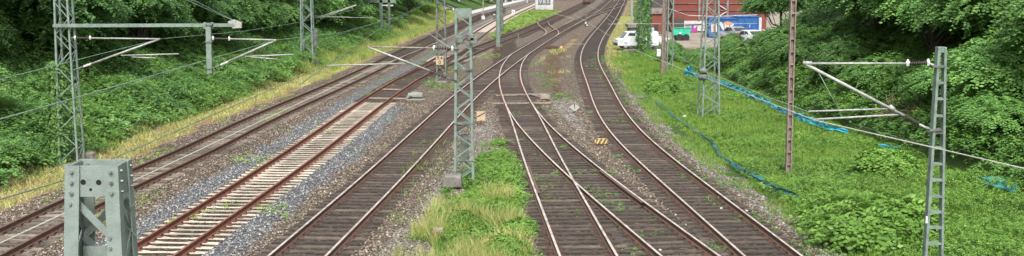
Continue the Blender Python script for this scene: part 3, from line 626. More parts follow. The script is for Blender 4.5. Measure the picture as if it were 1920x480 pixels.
undergrowth('undergrowth', 'dark green thicket on the right bank behind the blue sheet', lambda X, Y: (X > right_edge(Y) + .3) & (X < right_edge(Y) + 13) & (Y < 90),
            (15, 36, 34, 92), 26, .17, M['leaf_right'], hump(.2, 1.1, 43), 53)
ledge = lambda X, Y: X - T6(Y)
undergrowth('ground_cover', 'bright green low weeds between the rightmost track and the right bank', lambda X, Y: (ledge(X, Y) > 2.6 + 2.2 * (fbm(X * .5, Y * .3, 21) - .5)) & (X < right_edge(Y) + .4) & (Y < 107),
            (7, 24, 24, 108), 50, .078, M['leaf_bright'], lambda X, Y: .04 + .36 * np.clip(fbm(X * .7, Y * .5, 45) * 2.2 - .9, 0, 1) + .5 * sm(X, 10, 12) * (1 - sm(Y, 36, 44)) * fbm(X * .8, Y * .8, 47), 55, 7)
undergrowth('weed_patch', 'green weeds spreading between the middle tracks around the lattice mast', lambda X, Y: (zones(X, Y)['green'] > .5) & (X > -4) & (X < T4(Y) - .8) & (Y < 54) & (fbm(X * 1.3, Y * 1.1, 77) + (X - T4(Y) + 3.2) * .13 + (Y - 34) * .02 > .44),
            (-3.2, 1.2, 24, 54), 80, .085, M['leaf_bright'], lambda X, Y: .03 + .34 * fbm(X * 1.1, Y * .8, 46), 56, 7)
undergrowth('weed_patch', 'scattered green weeds growing along the gravel between and beside the right tracks', lambda X, Y: (fbm(X * .9, Y * .5, 91) > np.where(np.abs(X - T6(Y) - 2) < 1.6, .50, np.where(Y > 80, .76, .69))) & (X > T4(Y) - .6) & (X < T6(Y) + 3.6) & (Y < 110) & (np.abs(np.abs(X - T6(Y)) - .75) > .16),
            (0, 13, 24, 110), 26, .07, M['leaf_mid'], lambda X, Y: .03 + .1 * fbm(X * 2, Y * 2, 48), 57, 6)
undergrowth('weed_patch', 'few small weeds growing in the leftmost tracks and their gravel', lambda X, Y: (fbm(X * .8, Y * .35, 95) > .69) & (X < T3(Y) - 1.4) & (u_of(X, Y) < 3.2),
            (-18, -1, 26, 120), 22, .07, M['weed_grass'], lambda X, Y: .02 + .08 * fbm(X * 2, Y * 2, 48), 58, 6)
undergrowth('weed_patch', 'bright weeds on the far strip between the second and third tracks', lambda X, Y: (X > T2(Y) + 1.7) & (X < T2B(Y) - 1.9) & (Y > 118),
            (-6, 14, 118, 215), 7, .16, M['weed_grass'], lambda X, Y: .1 + .4 * fbm(X * .6, Y * .3, 46), 59, 6, yscale=False)
# spot weeds at measured places
def spot(label, pts, leaf=.09, mat='leaf_bright', n=60, h=.25, seed=0):
    r = np.random.default_rng(seed); Cs = []; Ls = []
    for px, py, rad in pts:
        p = P(px, py, -.2); k = int(n * rad * rad) + 6; a = r.uniform(0, 6.28, k); q = rad * np.sqrt(r.random(k))
        Cs.append(np.stack([p[0] + q * np.cos(a), p[1] + q * np.sin(a) * 1.5, -.2 + h * (1 - (q / rad) ** 2) * r.random(k)], 1))
    C = np.concatenate(Cs); n_ = len(C); a = r.uniform(0, 6.28, n_); O = np.stack([np.cos(a), np.sin(a), np.full(n_, .2)], 1)
    Cc, D, up, lf, tint = sprays(C, O, 7, np.full(n_, leaf * 3), np.full(n_, leaf), r)
    o = bpy.data.objects.new('weed_patch', leaf_mesh('weed_patch', Cc, D, up, lf, lf * .55, tint, M[mat])); col.objects.link(o); return tag(o, label, 'weeds', kind='stuff')
spot('low green weeds beside the switch planks of the middle turnout', [(1012, 140, .7), (1030, 148, .6), (1030, 160, .7), (1040, 178, .9), (1060, 186, .8)], .09, 'leaf_mid', 55, .12, 1)
spot('green weeds at the foot of the mast with the number board', [(806, 155, .6), (818, 160, .7), (632, 98, .01), (815, 100, .7)], .1, 'leaf_mid', 90, .4, 2)
spot('green weeds growing between the rails of the rightmost track', [(1340, 378, .55), (1108, 125, .7), (1395, 412, .4), (1430, 425, .4), (1270, 300, .3)], .09, 'leaf_bright', 60, .2, 3)
spot('small weeds in the gravel right of the concrete sleepers', [(675, 284, .4), (735, 222, .4), (730, 150, .5), (760, 150, .4)], .07, 'leaf_mid', 40, .1, 4)
spot('green weeds in the middle turnout track beside the weed patch', [(1015, 350, .5), (1022, 370, .5), (1010, 330, .45), (1030, 310, .35), (1060, 345, .35), (1078, 400, .3)], .07, 'leaf_bright', 70, .1, 5)

# grasses
def grass(name, label, inside, box, dens, h, mat, seed, w=.014, lean=.12, cat='grass'):
    r = np.random.default_rng(seed); x0, x1, y0, y1 = box; n = int((x1 - x0) * (y1 - y0) * dens); X = r.uniform(x0, x1, n); Y = r.uniform(y0, y1, n)
    m = inside(X, Y) & (np.abs(X) < .47 * Y + 2); X, Y = X[m], Y[m]; n = len(X)
    C = np.stack([X, Y, gz(X, Y)], 1); hh = r.uniform(.4, 1, n) * h * (.6 + .8 * fbm(X, Y, seed)); tint = np.clip(.2 + .5 * r.random(n) + .6 * (fbm(X * .9, Y * .9, seed + 5) - .4), 0, 1)
    me = blade_mesh(name, C, hh, w * (1 + .02 * (Y - 25)) * r.uniform(.7, 1.4, n), hh * lean * r.uniform(0, 3, n), tint, M[mat])
    o = bpy.data.objects.new(name, me); col.objects.link(o); return tag(o, label, cat, kind='stuff')
isl = lambda X, Y: (X > -3.6) & (X < T4(Y) - 1.5) & (Y < 44)
grass('tall_grass', 'tall yellowing grass in front between the two middle tracks', lambda X, Y: isl(X, Y) & (zones(X, Y)['green'] + .8 * (vnoise(X * 3, Y * 3, 4) - .5) > .55) & (fbm(X * 1.2, Y * .8, 12) + (33 - Y) * .03 > .44), (-3.6, 1.0, 24, 41), 170, .42, 'weed_grass', 61, .017, .38)
grass('dry_grass', 'dry golden stems among the weeds at the front of the middle strip', lambda X, Y: isl(X, Y) & (zones(X, Y)['green'] + .9 * (vnoise(X * 3, Y * 3, 4) - .5) > .5) & (fbm(X * 1.1, Y * .7, 19) + (34 - Y) * .035 - .05 * (X + 1.5) > .50), (-3.6, 1.0, 24, 46), 360, .68, 'dry_grass', 67, .016, .35)
grass('dry_grass', 'thin dry stalks thinning out into the gravel beside the middle strip', lambda X, Y: (X > -4.2) & (X < T4(Y) - 1.2) & (fbm(X * 1.7, Y * 1.2, 29) > .55), (-4.2, 1.0, 24, 50), 30, .32, 'weed_grass', 69, .015, .4)
grass('dry_grass', 'strip of tan dry grass along the leftmost track', lambda X, Y: (u_of(X, Y) > 2.5) & (u_of(X, Y) < 5.4) & (fbm(X * .7, Y * .4, 14) > .36), (-20, -7, 30, 95), 150, .2, 'dry_grass', 62, .02, .5)
grass('dry_grass', 'field of tall yellow grass on the far left bank', lambda X, Y: (u_of(X, Y) > 2.8) & (u_of(X, Y) < 6.8), (-22, 4, 84, 200), 45, .6, 'dry_grass', 63, .02)
grass('tall_grass', 'green grass mixed into the yellow field of the far left bank', lambda X, Y: (u_of(X, Y) > 2.8) & (u_of(X, Y) < 9) & (fbm(X * .3, Y * .1, 5) > .42), (-22, 4, 84, 200), 45, .6, 'weed_grass', 68, .022)
grass('tall_grass', 'fine green grass on the strip right of the rightmost track', lambda X, Y: (ledge(X, Y) > 1.9) & (X < right_edge(Y)) & (fbm(X * .5, Y * .4, 71) > .36), (7, 18, 24, 100), 120, .24, 'weed_grass', 64, .018)
grass('tall_grass', 'light grass tuft at the bottom right beside the ladder mast foot', lambda X, Y: (X > 9.2) & (X < 11) & (Y < 28.6), (9, 11, 25, 28.6), 260, .8, 'weed_grass', 65, .02)
grass('dry_grass', 'dry grass beside the far end of the rightmost track', lambda X, Y: ((ledge(X, Y) > 1.4) & (ledge(X, Y) < 3.6)) | ((X > T3(Y) + 2) & (ledge(X, Y) < -1.6) & (Y < 112) & (fbm(X * .5, Y * .1, 15) > .58)), (0, 26, 84, 190), 22, .22, 'dry_grass', 66, .02)
# leggy brushwood heap on the right bank
b = MB(); bp = at(1690, 195, 51)
for i in range(26):
    a = random.uniform(-.2, 3.3); L = random.uniform(.5, 1.4); s0 = Vector((bp[0] + random.uniform(-.9, .9), bp[1] + random.uniform(-.4, .4), bp[2] - .5))
    b.tube([s0, s0 + Vector((math.cos(a) * L * .5, -.2, math.sin(a) * L * .8)), s0 + Vector((math.cos(a) * L, -.5, math.sin(a) * L * .6))], .015, 4)
tag(b.build('brushwood', M['twig']), 'heap of bare brown brushwood on the right bank', 'brushwood')

# ------------------------------------------------------------------ masts
def part(name, b, mat, par, **k): return b.build(name, M[mat] if isinstance(mat, str) else [M[m] for m in mat], par, **k)
def lattice(name, label, base, h, wb, wt, mat='mast_paint', pitch=.6, leg=.07, rz=0, zb=None, dd=1.0, z0=None, xbr=False, foot=True, cat='mast'):
    X, Y = base[0], base[1]; zg = float(gz(X, Y)) if zb is None else zb
    t = empty(name, (X, Y, zg), label, cat, None)
    def corner(i, j, z):
        w = (wb + (wt - wb) * (z - zg) / h) / 2; v = Vector((i * w, j * w * dd, 0)); v.rotate(Matrix.Rotation(rz, 3, 'Z')); return Vector((X, Y, z)) + v
    for i in (-1, 1):
        for j in (-1, 1): part('leg', MB().bar(corner(i, j, zg - .3), corner(i, j, zg + h), leg, leg), mat, t)
    n = int(h / pitch)
    for k in range(n):
        z1 = zg + .15 + k * (h - .3) / n; z2 = z1 + (h - .3) / n
        for a, c in (((-1, -1), (1, -1)), ((-1, 1), (1, 1)), ((-1, -1), (-1, 1)), ((1, -1), (1, 1))):
            if k % 2: a, c = c, a
            part('brace', MB().bar(corner(*a, z1), corner(*c, z2), leg * .25, leg * .5), mat, t)
            if xbr: part('brace', MB().bar(corner(*c, z1), corner(*a, z2), leg * .25, leg * .5), mat, t)
    if foot: part('foundation', MB().box((X, Y, zg - .05), (wb + .2, wb + .2, .26)), 'concrete_grey', t, bevel=.02)
    return t, corner, zg
def insulator(par, a, b, r=.055, n=6, mat='insul_b', ends=True):
    a, b = Vector(a), Vector(b); pts = []; rr = []
    for k in range(n):
        for f, q in ((0, .45), (.3, 1), (.6, .45)):
            pts.append(a.lerp(b, (k + f) / n)); rr.append(r * q)
    pts.append(b); rr.append(r * .45); io = part('insulator', MB().tube(pts, rr, 8), mat, par, smooth=False)
    if ends:
        for p in (a, b): part('insulator_cap', MB().tube([p + Vector((0, 0, -.06)), p + Vector((0, 0, .02)), p + Vector((0, 0, .10))], [r * .6, r * .9, r * .25], 8), 'insul_w', io)
def tubepart(par, name, pts, r, mat='galv'): return part(name, MB().tube(pts, r, 8), mat, par, smooth=True)

# near mast head ---------------------------------------------------------------
zt = 5.76
fl, fr_, bl, br = P(120, 311, zt), P(220, 311, zt), P(154, 297.5, zt), P(247, 298.5, zt)
nx0, nx1 = (fl[0] + bl[0]) / 2, (fr_[0] + br[0]) / 2; ny0, ny1 = fl[1], (bl[1] + br[1]) / 2; ncx, ncy = (nx0 + nx1) / 2, (ny0 + ny1) / 2
nm = empty('lattice_mast', (ncx, ncy, -.3), 'big grey green steel mast head close in front, cut by the bottom edge', 'mast')
def nc(i, j, z, inset=0):
    sp = .03 * (zt - z); spx = (.055 if i < 0 else .008) * (zt - z); return Vector((ncx + i * ((nx1 - nx0) / 2 + spx - inset), ncy + j * ((ny1 - ny0) / 2 + sp - inset), z))
lw = .125
for i in (-1, 1):
    for j in (-1, 1):
        b = MB()   # angle iron: two flanges
        for za, zb_ in ((-.3, zt),):
            A = [nc(i, j, za), nc(i, j, zb_)]
            b.add([A[0], A[1], A[1] - Vector((i * lw, 0, 0)), A[0] - Vector((i * lw, 0, 0)), A[0] - Vector((0, j * .014, 0)), A[1] - Vector((0, j * .014, 0)), A[1] - Vector((i * lw, j * .014, 0)), A[0] - Vector((i * lw, j * .014, 0))],
                  [(0, 1, 2, 3), (7, 6, 5, 4), (0, 4, 5, 1), (1, 5, 6, 2), (2, 6, 7, 3), (3, 7, 4, 0)])
            b.add([A[0] - Vector((0, j * .0145, 0)), A[1] - Vector((0, j * .0145, .0005)), A[1] - Vector((0, j * lw * .8, .0005)), A[0] - Vector((0, j * lw * .8, 0)), A[0] - Vector((i * .014, j * .0145, 0)), A[1] - Vector((i * .014, j * .0145, .0005)), A[1] - Vector((i * .014, j * lw * .8, .0005)), A[0] - Vector((i * .014, j * lw * .8, 0))],
                  [(0, 1, 2, 3), (7, 6, 5, 4), (0, 4, 5, 1), (1, 5, 6, 2), (2, 6, 7, 3), (3, 7, 4, 0)])
        b.build('leg', M['near_paint'], nm)
ph = .275
for j in (-1, 1):      # front and back head plates, inside the legs' flanges
    y = ncy + j * ((ny1 - ny0) / 2 - .016); b = MB().box((ncx, y - j * .006, zt - ph / 2 - .002), (nx1 - nx0 - .04, .012, ph)); part('head_plate', b, 'near_paint', nm, bevel=.003)
for i in (-1, 1):
    x = ncx + i * ((nx1 - nx0) / 2 - .022); b = MB().box((x, ncy, zt - ph / 2 - .004), (.012, ny1 - ny0 - .07, ph)); part('head_plate', b, 'near_paint', nm, bevel=.003)
def disc(par, c, n_, r, t=.02, mat='bolt', seg=6, name='bolt'):
    c = Vector(c); n_ = Vector(n_).normalized(); part(name, MB().tube([c, c + n_ * t], r, seg), mat, par)
def nearpt(px, py): return at(px, py, ny0 - .002)
for k in range(3):
    z = zt - .052 - k * .092
    for i in (-1, 1):
        p = nc(i, -1, z); c0 = p - Vector((i * .062, 0, 0)); disc(nm, c0, (0, -1, 0), .021, .008, 'near_paint', 10, 'washer'); disc(nm, c0 + Vector((0, -.006, 0)), (0, -1, 0), .0135, .02)
        q = nc(i, -1, z); c1 = q + Vector((0, .06, 0)); disc(nm, c1, (i, 0, 0), .013, .02)
        q = nc(i, 1, z); c1 = q - Vector((0, .05, 0)); disc(nm, c1, (i, 0, 0), .013, .02)
        if k < 2: disc(nm, nc(i, 1, z) - Vector((i * .08, .03, 0)), (0, -1, 0), .02, .03)
for px, py, r in ((156, 341.5, .024), (185, 342, .024), (170, 355.5, .013)):
    p = at(px, py, ny0 + .015); disc(nm, (p[0], ny0 + .0157, p[2]), (0, -1, 0), r, .002, 'hole', 16, 'bolt_hole')
for py, px in ((382, 133), (464, 209), (445, 208)):
    p = nearpt(px, py); disc(nm, (p[0], ncy - ((ny1 - ny0) / 2 + .03 * (zt - p[2])), p[2]), (0, -1, 0), .014, .018)
# crossing braces
for j in (-1, 1):
    zs = [zt - ph - .03, zt - ph - .42, zt - ph - .9, zt - ph - 1.4]
    for k in range(3):
        i0 = -1 if (k % 2 == 0) ^ (j > 0) else 1; a = nc(i0, j, zs[k], .05); c = nc(-i0, j, zs[k + 1], .05); a.y -= j * -.02 * -1; part('brace', MB().bar(a, c, .014, .062, 0, (0, 0, 1)), 'near_paint', nm)
for i in (-1, 1):
    zs = [zt - ph + .02, zt - ph - .36, zt - ph - .8, zt - ph - 1.3]
    for k in range(3):
        j0 = -1 if k % 2 == 0 else 1; a = nc(i, j0, zs[k], .03); c = nc(i, -j0, zs[k + 1], .03); part('brace', MB().bar(a, c, .014, .055), 'near_paint', nm)
for z in (zt - ph - .45,):
    part('brace', MB().box((ncx, ncy, z - .08), (nx1 - nx0 - .1, .012, .10)), 'near_paint', nm)
w = [nc(1, 1, zt - .24) + Vector((.02, -.1, 0)), nc(1, 1, zt - .30) + Vector((.05, -.1, 0)), nc(1, 1, zt - .36) + Vector((.07, -.1, 0)), nc(1, 1, zt - .42) + Vector((.0, -.12, 0)), nc(1, 1, zt - .60) + Vector((-.04, -.12, 0)), nc(1, 1, zt - .72) + Vector((.06, -.1, 0))]
part('cable', MB().tube(w, .006, 5), 'mast_dark', nm)

# middle lattice mast ----------------------------------------------------------
b0 = P(870, 343, -.2)
h1 = at(870, 14, b0[1])[2] + .25
t, cn, zg = lattice('lattice_mast', 'grey green lattice mast standing in the weeds in the middle of the picture', (b0[0], b0[1] + .3), h1, .66, .50, pitch=.43, leg=.085, rz=.0, dd=.8, foot=False)
part('head_plate', MB().box((b0[0], b0[1] + .3, zg + h1 - .14), (.54, .44, .3)), 'mast_paint', t)
part('counterweight', MB().box((b0[0] + .02, b0[1] + .4, zg + 1.35), (.28, .2, 1.0)), 'mast_dark', t)
Ym = b0[1]
tubepart(t, 'top_tube', [at(692, 88, Ym), at(812, 90, Ym)], .028, 'plank'); insulator(t, at(814, 90, Ym), at(848, 91, Ym), .07, 7)
tubepart(t, 'top_bracket', [at(848, 91, Ym), at(860, 92, Ym)], .04, 'mast_dark')
tubepart(t, 'diagonal_tube', [at(690, 88, Ym), at(806, 133, Ym)], .035, 'galv'); insulator(t, at(806, 133, Ym), at(838, 146, Ym), .06, 6, 'insul_b', False)
tubepart(t, 'diagonal_bracket', [at(838, 146, Ym), at(856, 152, Ym)], .03, 'mast_dark'); tubepart(t, 'steady_arm', [at(612, 123, Ym), at(760, 119, Ym)], .025, 'galv')
tubepart(t, 'wire_guy', [at(846, 91, Ym), at(800, 60, Ym + 3)], .014, 'galv')
for px in (859, 888):
    insulator(t, at(px, 302, Ym), at(px + 3, 302, Ym), .05, 2, 'greywhite', False)
tubepart(t, 'cross_tube', [at(859, 302, Ym), at(888, 302, Ym)], .025, 'mast_dark')
for px, py in ((882, 70), (888, 76), (861, 74)):
    part('fitting', MB().box(at(px, py, Ym), (.28, .2, .26)), 'mast_dark', t, bevel=.03)
for py in (130, 230): part('clamp_band', MB().box(at(870, py, Ym + .3), (.7, .62, .05)), 'mast_dark', t)

# mast with the number board
b0 = P(828, 152, -.2); t, cn, zg = lattice('lattice_mast', 'dark lattice mast carrying the small yellow number board', (b0[0], b0[1]), 8.0, .62, .50, 'mast_dark', pitch=.55, leg=.10)
Yb = b0[1] - .35
pc = at(824.5, 113, Yb); bw, bh = .52, .62
sb = part('number_board', MB().box(pc, (bw, .03, bh)), 'tan', t); part('board_edge', MB().box(pc + np.array([0, .012, 0]), (bw + .05, .02, bh + .05)), 'black', t)
def text(body, loc, size, mat, par, name='lettering', rx=math.pi / 2, rz=0):
    cu = bpy.data.curves.new(name, 'FONT'); cu.body = body; cu.size = size; cu.align_x = 'CENTER'; cu.align_y = 'CENTER'; cu.extrude = .002; cu.offset = size * .02
    tmp = bpy.data.objects.new('tmp', cu); col.objects.link(tmp); bpy.context.view_layer.update()
    me = bpy.data.meshes.new_from_object(tmp.evaluated_get(bpy.context.evaluated_depsgraph_get())); bpy.data.objects.remove(tmp)
    o = bpy.data.objects.new(name, me); me.materials.clear(); me.materials.append(M[mat]); col.objects.link(o)
    M4 = Matrix.Translation(Vector(loc)) @ Matrix.Rotation(rz, 4, 'Z') @ Matrix.Rotation(rx, 4, 'X')
    o.parent = par; base = (Matrix.Translation(par.location) @ par.rotation_euler.to_matrix().to_4x4()); o.matrix_parent_inverse = base.inverted(); o.matrix_basis = M4; return o
text('9.4', pc + np.array([0, -.018, .14]), .34, 'black', sb); text('0', pc + np.array([0, -.018, -.15]), .34, 'black', sb)
part('bracket', MB().bar(at(818, 2, b0[1]), at(862, 19, b0[1]), .06), 'mast_dark', t)
insulator(t, at(836, 17, b0[1]), at(850, 18, b0[1]), .09, 4)

# left gantry tower ---------------------------------------------------------------
b0 = P(135, 294, 0); t, cn, zg = lattice('gantry_tower', 'big lattice tower on the left bank carrying the long horizontal beam', (b0[0], b0[1]), 9.2, .72, .42, pitch=.62, leg=.07, dd=1.0)
Yg = b0[1]; yb_ = Yg - .36
part('gantry_beam', MB().bar(at(100, 48, yb_), at(440, 47, yb_), .12, .13), 'mast_paint', t)
part('beam_rib', MB().bar(at(100, 48, yb_ + .5), at(440, 46, yb_ + .1), .08, .08), 'mast_paint', t)
part('beam_end', MB().prism([(0, -.13), (.35, -.11), (.35, .1), (.05, .22), (-.2, .13)], at(436, 47, yb_ - .05), (1, 0, 0), (0, 0, 1), (0, 1, 0), .1), 'galv', t)
part('hanging_post', MB().bar(at(390.5, 43, yb_ - .12), at(393.5, 137, yb_ - .12), .20, .14), 'mast_paint', t)
for py in (46, 78, 128): part('clamp_band', MB().box(at(392, py, yb_ - .12), (.28, .22, .06)), 'mast_dark', t)
part('clamp_post', MB().bar(at(384, 42, yb_), at(384, 54, yb_), .1), 'mast_paint', t); part('clamp_post', MB().bar(at(398, 42, yb_), at(398, 54, yb_), .1), 'mast_paint', t)
def arm(par, Y, top_a, top_b, diag_b, steady, off=0, mt='galv', r=.03, it=(.72, .95), idg=(.75, .93)):
    A, B, Dd = (Vector(at(*p, Y)) for p in (top_a, top_b, diag_b))
    tubepart(par, 'top_tube', [A, A.lerp(B, it[0])], r, mt); insulator(par, A.lerp(B, it[0]), A.lerp(B, it[1]), r * 2, 6); tubepart(par, 'top_bracket', [A.lerp(B, it[1]), B], r, 'mast_dark')
    tubepart(par, 'diagonal_tube', [A, A.lerp(Dd, idg[0])], r * 1.3, mt); insulator(par, A.lerp(Dd, idg[0]), A.lerp(Dd, idg[1]), r * 2, 6, 'insul_w', False); tubepart(par, 'diagonal_bracket', [A.lerp(Dd, idg[1]), Dd], r * 1.2, 'mast_dark')
    for a, b in steady: tubepart(par, 'steady_arm', [at(*a, Y), at(*b, Y)], r * .8, mt)
arm(t, yb_ - .1, (300, 73), (134, 71), (137, 132), [((227, 104), (335, 101)), ((247, 107), (292, 109))], it=(.79, .96), idg=(.79, .88))
arm(t, yb_ - .1, (518, 75), (397, 72), (402, 127), [((460, 106), (550, 102)), ((470, 107), (520, 111))], it=(.73, .98), idg=(.78, .9))
# climbing ivy on its left leg
def ivy(label, c, h, r_, leaf, n, seed, mat='leaf_mid', z0=0):
    r = np.random.default_rng(seed); z = r.uniform(z0, h, n); a = r.uniform(0, 6.28, n); rr = r_ * (.6 + .6 * r.random(n)) * (1 - .35 * z / h)
    C = np.stack([c[0] + rr * np.cos(a), c[1] + rr * np.sin(a), z + c[2]], 1); O = np.stack([np.cos(a), np.sin(a), r.uniform(-.6, 0, n)], 1)
    Cc, D, up, lf, tint = sprays(C, O, 6, np.full(n, leaf * 2), np.full(n, leaf), r); up = up * .4 + np.repeat(O, 6, 0)
    o = bpy.data.objects.new('ivy', leaf_mesh('ivy', Cc, D, up, lf, lf * .7, tint, M[mat])); col.objects.link(o); return tag(o, label, 'climbing plant')
ivy('ivy climbing the left legs of the big gantry tower', (cn(-1, -1, 1).x - .12, Yg, zg), 4.2, .26, .12, 800, 5)
# left bank masts
b0 = P(578, 122, 0); t, cn, zgb = lattice('lattice_mast', 'lattice mast on the left bank half way back, above the dry grass', (b0[0], b0[1]), 9, .92, .70, pitch=.8, leg=.10)
Yb2 = b0[1]
part('counterweight', MB().box((b0[0] + .65, b0[1], 2.2), (.3, .3, 1.4)), 'mast_dark', t)
part('foundation', MB().box((b0[0] + .75, b0[1] - .2, .1), (.4, .4, .8)), 'concrete_grey', t)
tubepart(t, 'steady_arm', [at(600, 34, Yb2), at(668, 10, Yb2)], .03, 'galv'); tubepart(t, 'top_tube', [at(600, 31, Yb2), at(668, 9, Yb2)], .03, 'galv'); tubepart(t, 'steady_arm', [at(590, 30, Yb2), at(698, 34, Yb2)], .02, 'galv')
b0 = P(722, 68, 0); t = empty('twin_post_mast', (b0[0], b0[1], 0), 'twin post mast at the far end of the left bank with a beam on top', 'mast'); Yc = b0[1]
for px, w in ((714, .34), (729, .26)): part('post', MB().bar(at(px, 0, Yc) + np.array([0, 0, 2]), at(px + 2, 68, Yc), w, .25), 'mast_paint' if px < 720 else 'mast_dark', t)
part('beam', MB().bar(at(540, 1.5, Yc), at(742, 2.5, Yc), .25, .3), 'mast_paint', t)
for k in range(6): part('brace', MB().bar(at(714, 8 + k * 9, Yc), at(730, 14 + k * 9, Yc), .06), 'mast_dark', t)
insulator(t, at(716, 10, Yc), at(736, 11, Yc), .13, 5, 'insul_w')

# plain green pole in the centre and its twin behind
b0 = P(934, 92, -.1); t = empty('steel_pole', (b0[0], b0[1], -.2), 'tall plain green steel pole beside the long timber track', 'pole')
part('pole_shaft', MB().tube([b0 + np.array([0, 0, -.2]), at(934, 0, b0[1]), at(934.5, 0, b0[1]) + np.array([0, 0, 2.5])], [.24, .19, .16], 8), 'mast_paint', t)
part('base_plate', MB().tube([b0 + np.array([0, 0, -.2]), b0 + np.array([0, 0, .25])], [.42, .24], 8), 'rust', t)
b1 = P(941, 60, -.1); t = empty('steel_pole', (b1[0], b1[1], -.2), 'thinner dark pole right behind the tall plain green pole', 'pole')
part('pole_shaft', MB().tube([b1, at(940, 0, b1[1]) + np.array([0, 0, 2])], [.22, .18], 8), 'mast_dark', t)

# right side masts ---------------------------------------------------------------
b0 = P(1328, 216, -.2); t, cn, zg = lattice('lattice_mast', 'tapering grey green lattice mast on the green strip left of the brown pole', (b0[0], b0[1]), 8.4, .92, .52, pitch=.6, leg=.08, rz=.12, foot=False)
Yr_ = b0[1]
for py in (132.5, 145): part('pulley', MB().tube([at(1309, py, Yr_ - .6), at(1313, py, Yr_ - .6), at(1322, py, Yr_ - .6), at(1327, py, Yr_ - .6)], [.05, .17, .17, .06], 10), 'mast_dark', t, smooth=True)
part('pulley_hanger', MB().bar(at(1318, 128, Yr_ - .5), at(1318, 150, Yr_ - .5), .06), 'mast_dark', t); part('pulley_arm', MB().bar(at(1318, 139, Yr_ - .5), at(1330, 139, Yr_ - .2), .06), 'mast_dark', t)
def pole_h(label, b0, top, w, mat, rungs=0, name='track_pole'):
    t = empty(name, (b0[0], b0[1], b0[2]), label, 'pole'); top = Vector(top); b = Vector(b0)
    for s in (-1, 1): part('flange', MB().bar(b + Vector((s * w * .42, 0, -.2)), top + Vector((s * w * .42, 0, 0)), w * .22, w * 1.0), mat, t)
    part('web', MB().bar(b + Vector((0, w * .2, -.2)), top + Vector((0, w * .2, 0)), w * .62, w * .2), mat, t)
    for k in range(rungs):
        p = b.lerp(top, (k + .5) / rungs); part('batten', MB().box(p - Vector((0, w * .25, 0)), (w * .64, w * .2, .07)), mat, t)
    return t
b0 = P(1478, 319, -.2); pole_h('slender brown pole standing alone on the green strip', b0, at(1486, 0, b0[1]) + np.array([.02, 0, 1.2]), .20, 'brownpole', 16)
b0 = P(1243, 137, -.2); pt = pole_h('brown pole beside a thin lattice mast near the white van', b0, at(1246, 0, b0[1]) + np.array([0, 0, 1]), .28, 'brownpole', 0)
part('white_box', MB().box(at(1235, 99, b0[1] - .2), (.3, .2, .55)), 'white', pt, bevel=.03)
b0 = P(1257, 131, -.2); t, cn, zg = lattice('lattice_mast', 'thin lattice mast right of the brown pole near the white van', (b0[0], b0[1] + .5), 8, .42, .36, pitch=.9, leg=.07)
b0 = P(1207, 96, -.1); t, cn, zg = lattice('lattice_mast', 'lattice mast wrapped in ivy in front of the white van', (b0[0], b0[1]), 8, .85, .7, 'mast_dark', pitch=.8, leg=.09)
ivy('ivy wrapping the far lattice mast in front of the white van', (b0[0], b0[1], zg), 7.2, .5, .16, 750, 9, 'leaf_dark')
for px, py, px2, lab in ((1184, 47, 1185, 'thin pale pole behind the bushes left of the ivy mast'), (1197, 62, 1198, 'thin brown pole close to the ivy mast')):
    b0 = P(px, py, -.1); pole_h(lab, b0, at(px2, 0, b0[1]) + np.array([0, 0, 1.5]), .26, 'brownpole' if px > 1190 else 'galv')
# ladder mast in front right
Yl = P(1751, 540, -.2)[1]
t = empty('ladder_mast', (at(1751, 540, Yl)[0], Yl, -.2), 'grey green ladder shaped mast in front right holding a bracket arm', 'mast')
for (xa, xb) in ((1759.0, 1732.5), (1770.5, 1764.0)):
    a = Vector(at(xa, 88, Yl)); c = Vector(at(xb, 505, Yl)); c2 = c + (c - a) * .14
    b = MB(); b.bar(a, c2, .065 if xa < 1765 else .06, .20, 0, (0, 1, 0)); part('channel', b, 'mast_paint', t, bevel=.008)
yy = 100.; prev = None
part('head_plate', MB().box(at(1764.8, 93, Yl), (.17, .17, .13)), 'mast_paint', t)
for py in (125, 155, 185, 217, 248, 277, 307, 337, 368, 397, 426, 456, 486):
    f_ = (py - 88) / 417; xa = 1759 - 26.5 * f_; xb = 1770.5 - 6.5 * f_
    part('batten', MB().bar(at(xa, py, Yl), at(xb, py, Yl), .16, .055), 'mast_paint', t)
part('clamp_band', MB().box(at(1757, 124, Yl), (.3, .24, .05)), 'mast_dark', t); part('clamp_band', MB().box(at(1752, 243, Yl), (.32, .26, .05)), 'mast_dark', t)
part('number_plate', MB().box(at(1737.5, 412, Yl - .12), (.05, .01, .17)), 'white', t)
A = Vector(at(1508, 119, Yl)); B = Vector(at(1702, 119, Yl)); Cc_ = Vector(at(1740, 118, Yl))
tubepart(t, 'top_tube', [A, B], .026); insulator(t, B, Cc_, .06, 9); tubepart(t, 'top_bracket', [Cc_, at(1756, 125, Yl)], .025, 'galv')
D0 = Vector(at(1695, 217, Yl)); D1 = Vector(at(1723, 233, Yl)); tubepart(t, 'diagonal_tube', [A, D0], .038); insulator(t, D0, D1, .06, 7, 'insul_b', False); tubepart(t, 'diagonal_bracket', [D1, at(1746, 244, Yl)], .03, 'galv')
tubepart(t, 'steady_arm', [at(1516, 209, Yl), at(1664, 204, Yl)], .022); tubepart(t, 'steady_arm', [at(1526, 224, Yl), at(1684, 215, Yl)], .024)
tubepart(t, 'tube_clamp', [at(1506, 118, Yl), at(1522, 119, Yl)], .05, 'galv'); tubepart(t, 'tube_clamp', [at(1668, 199, Yl), at(1676, 206, Yl)], .055, 'galv')
tubepart(t, 'stay_wire', [at(1530, 127, Yl), at(1580, 219, Yl)], .008, 'wire')

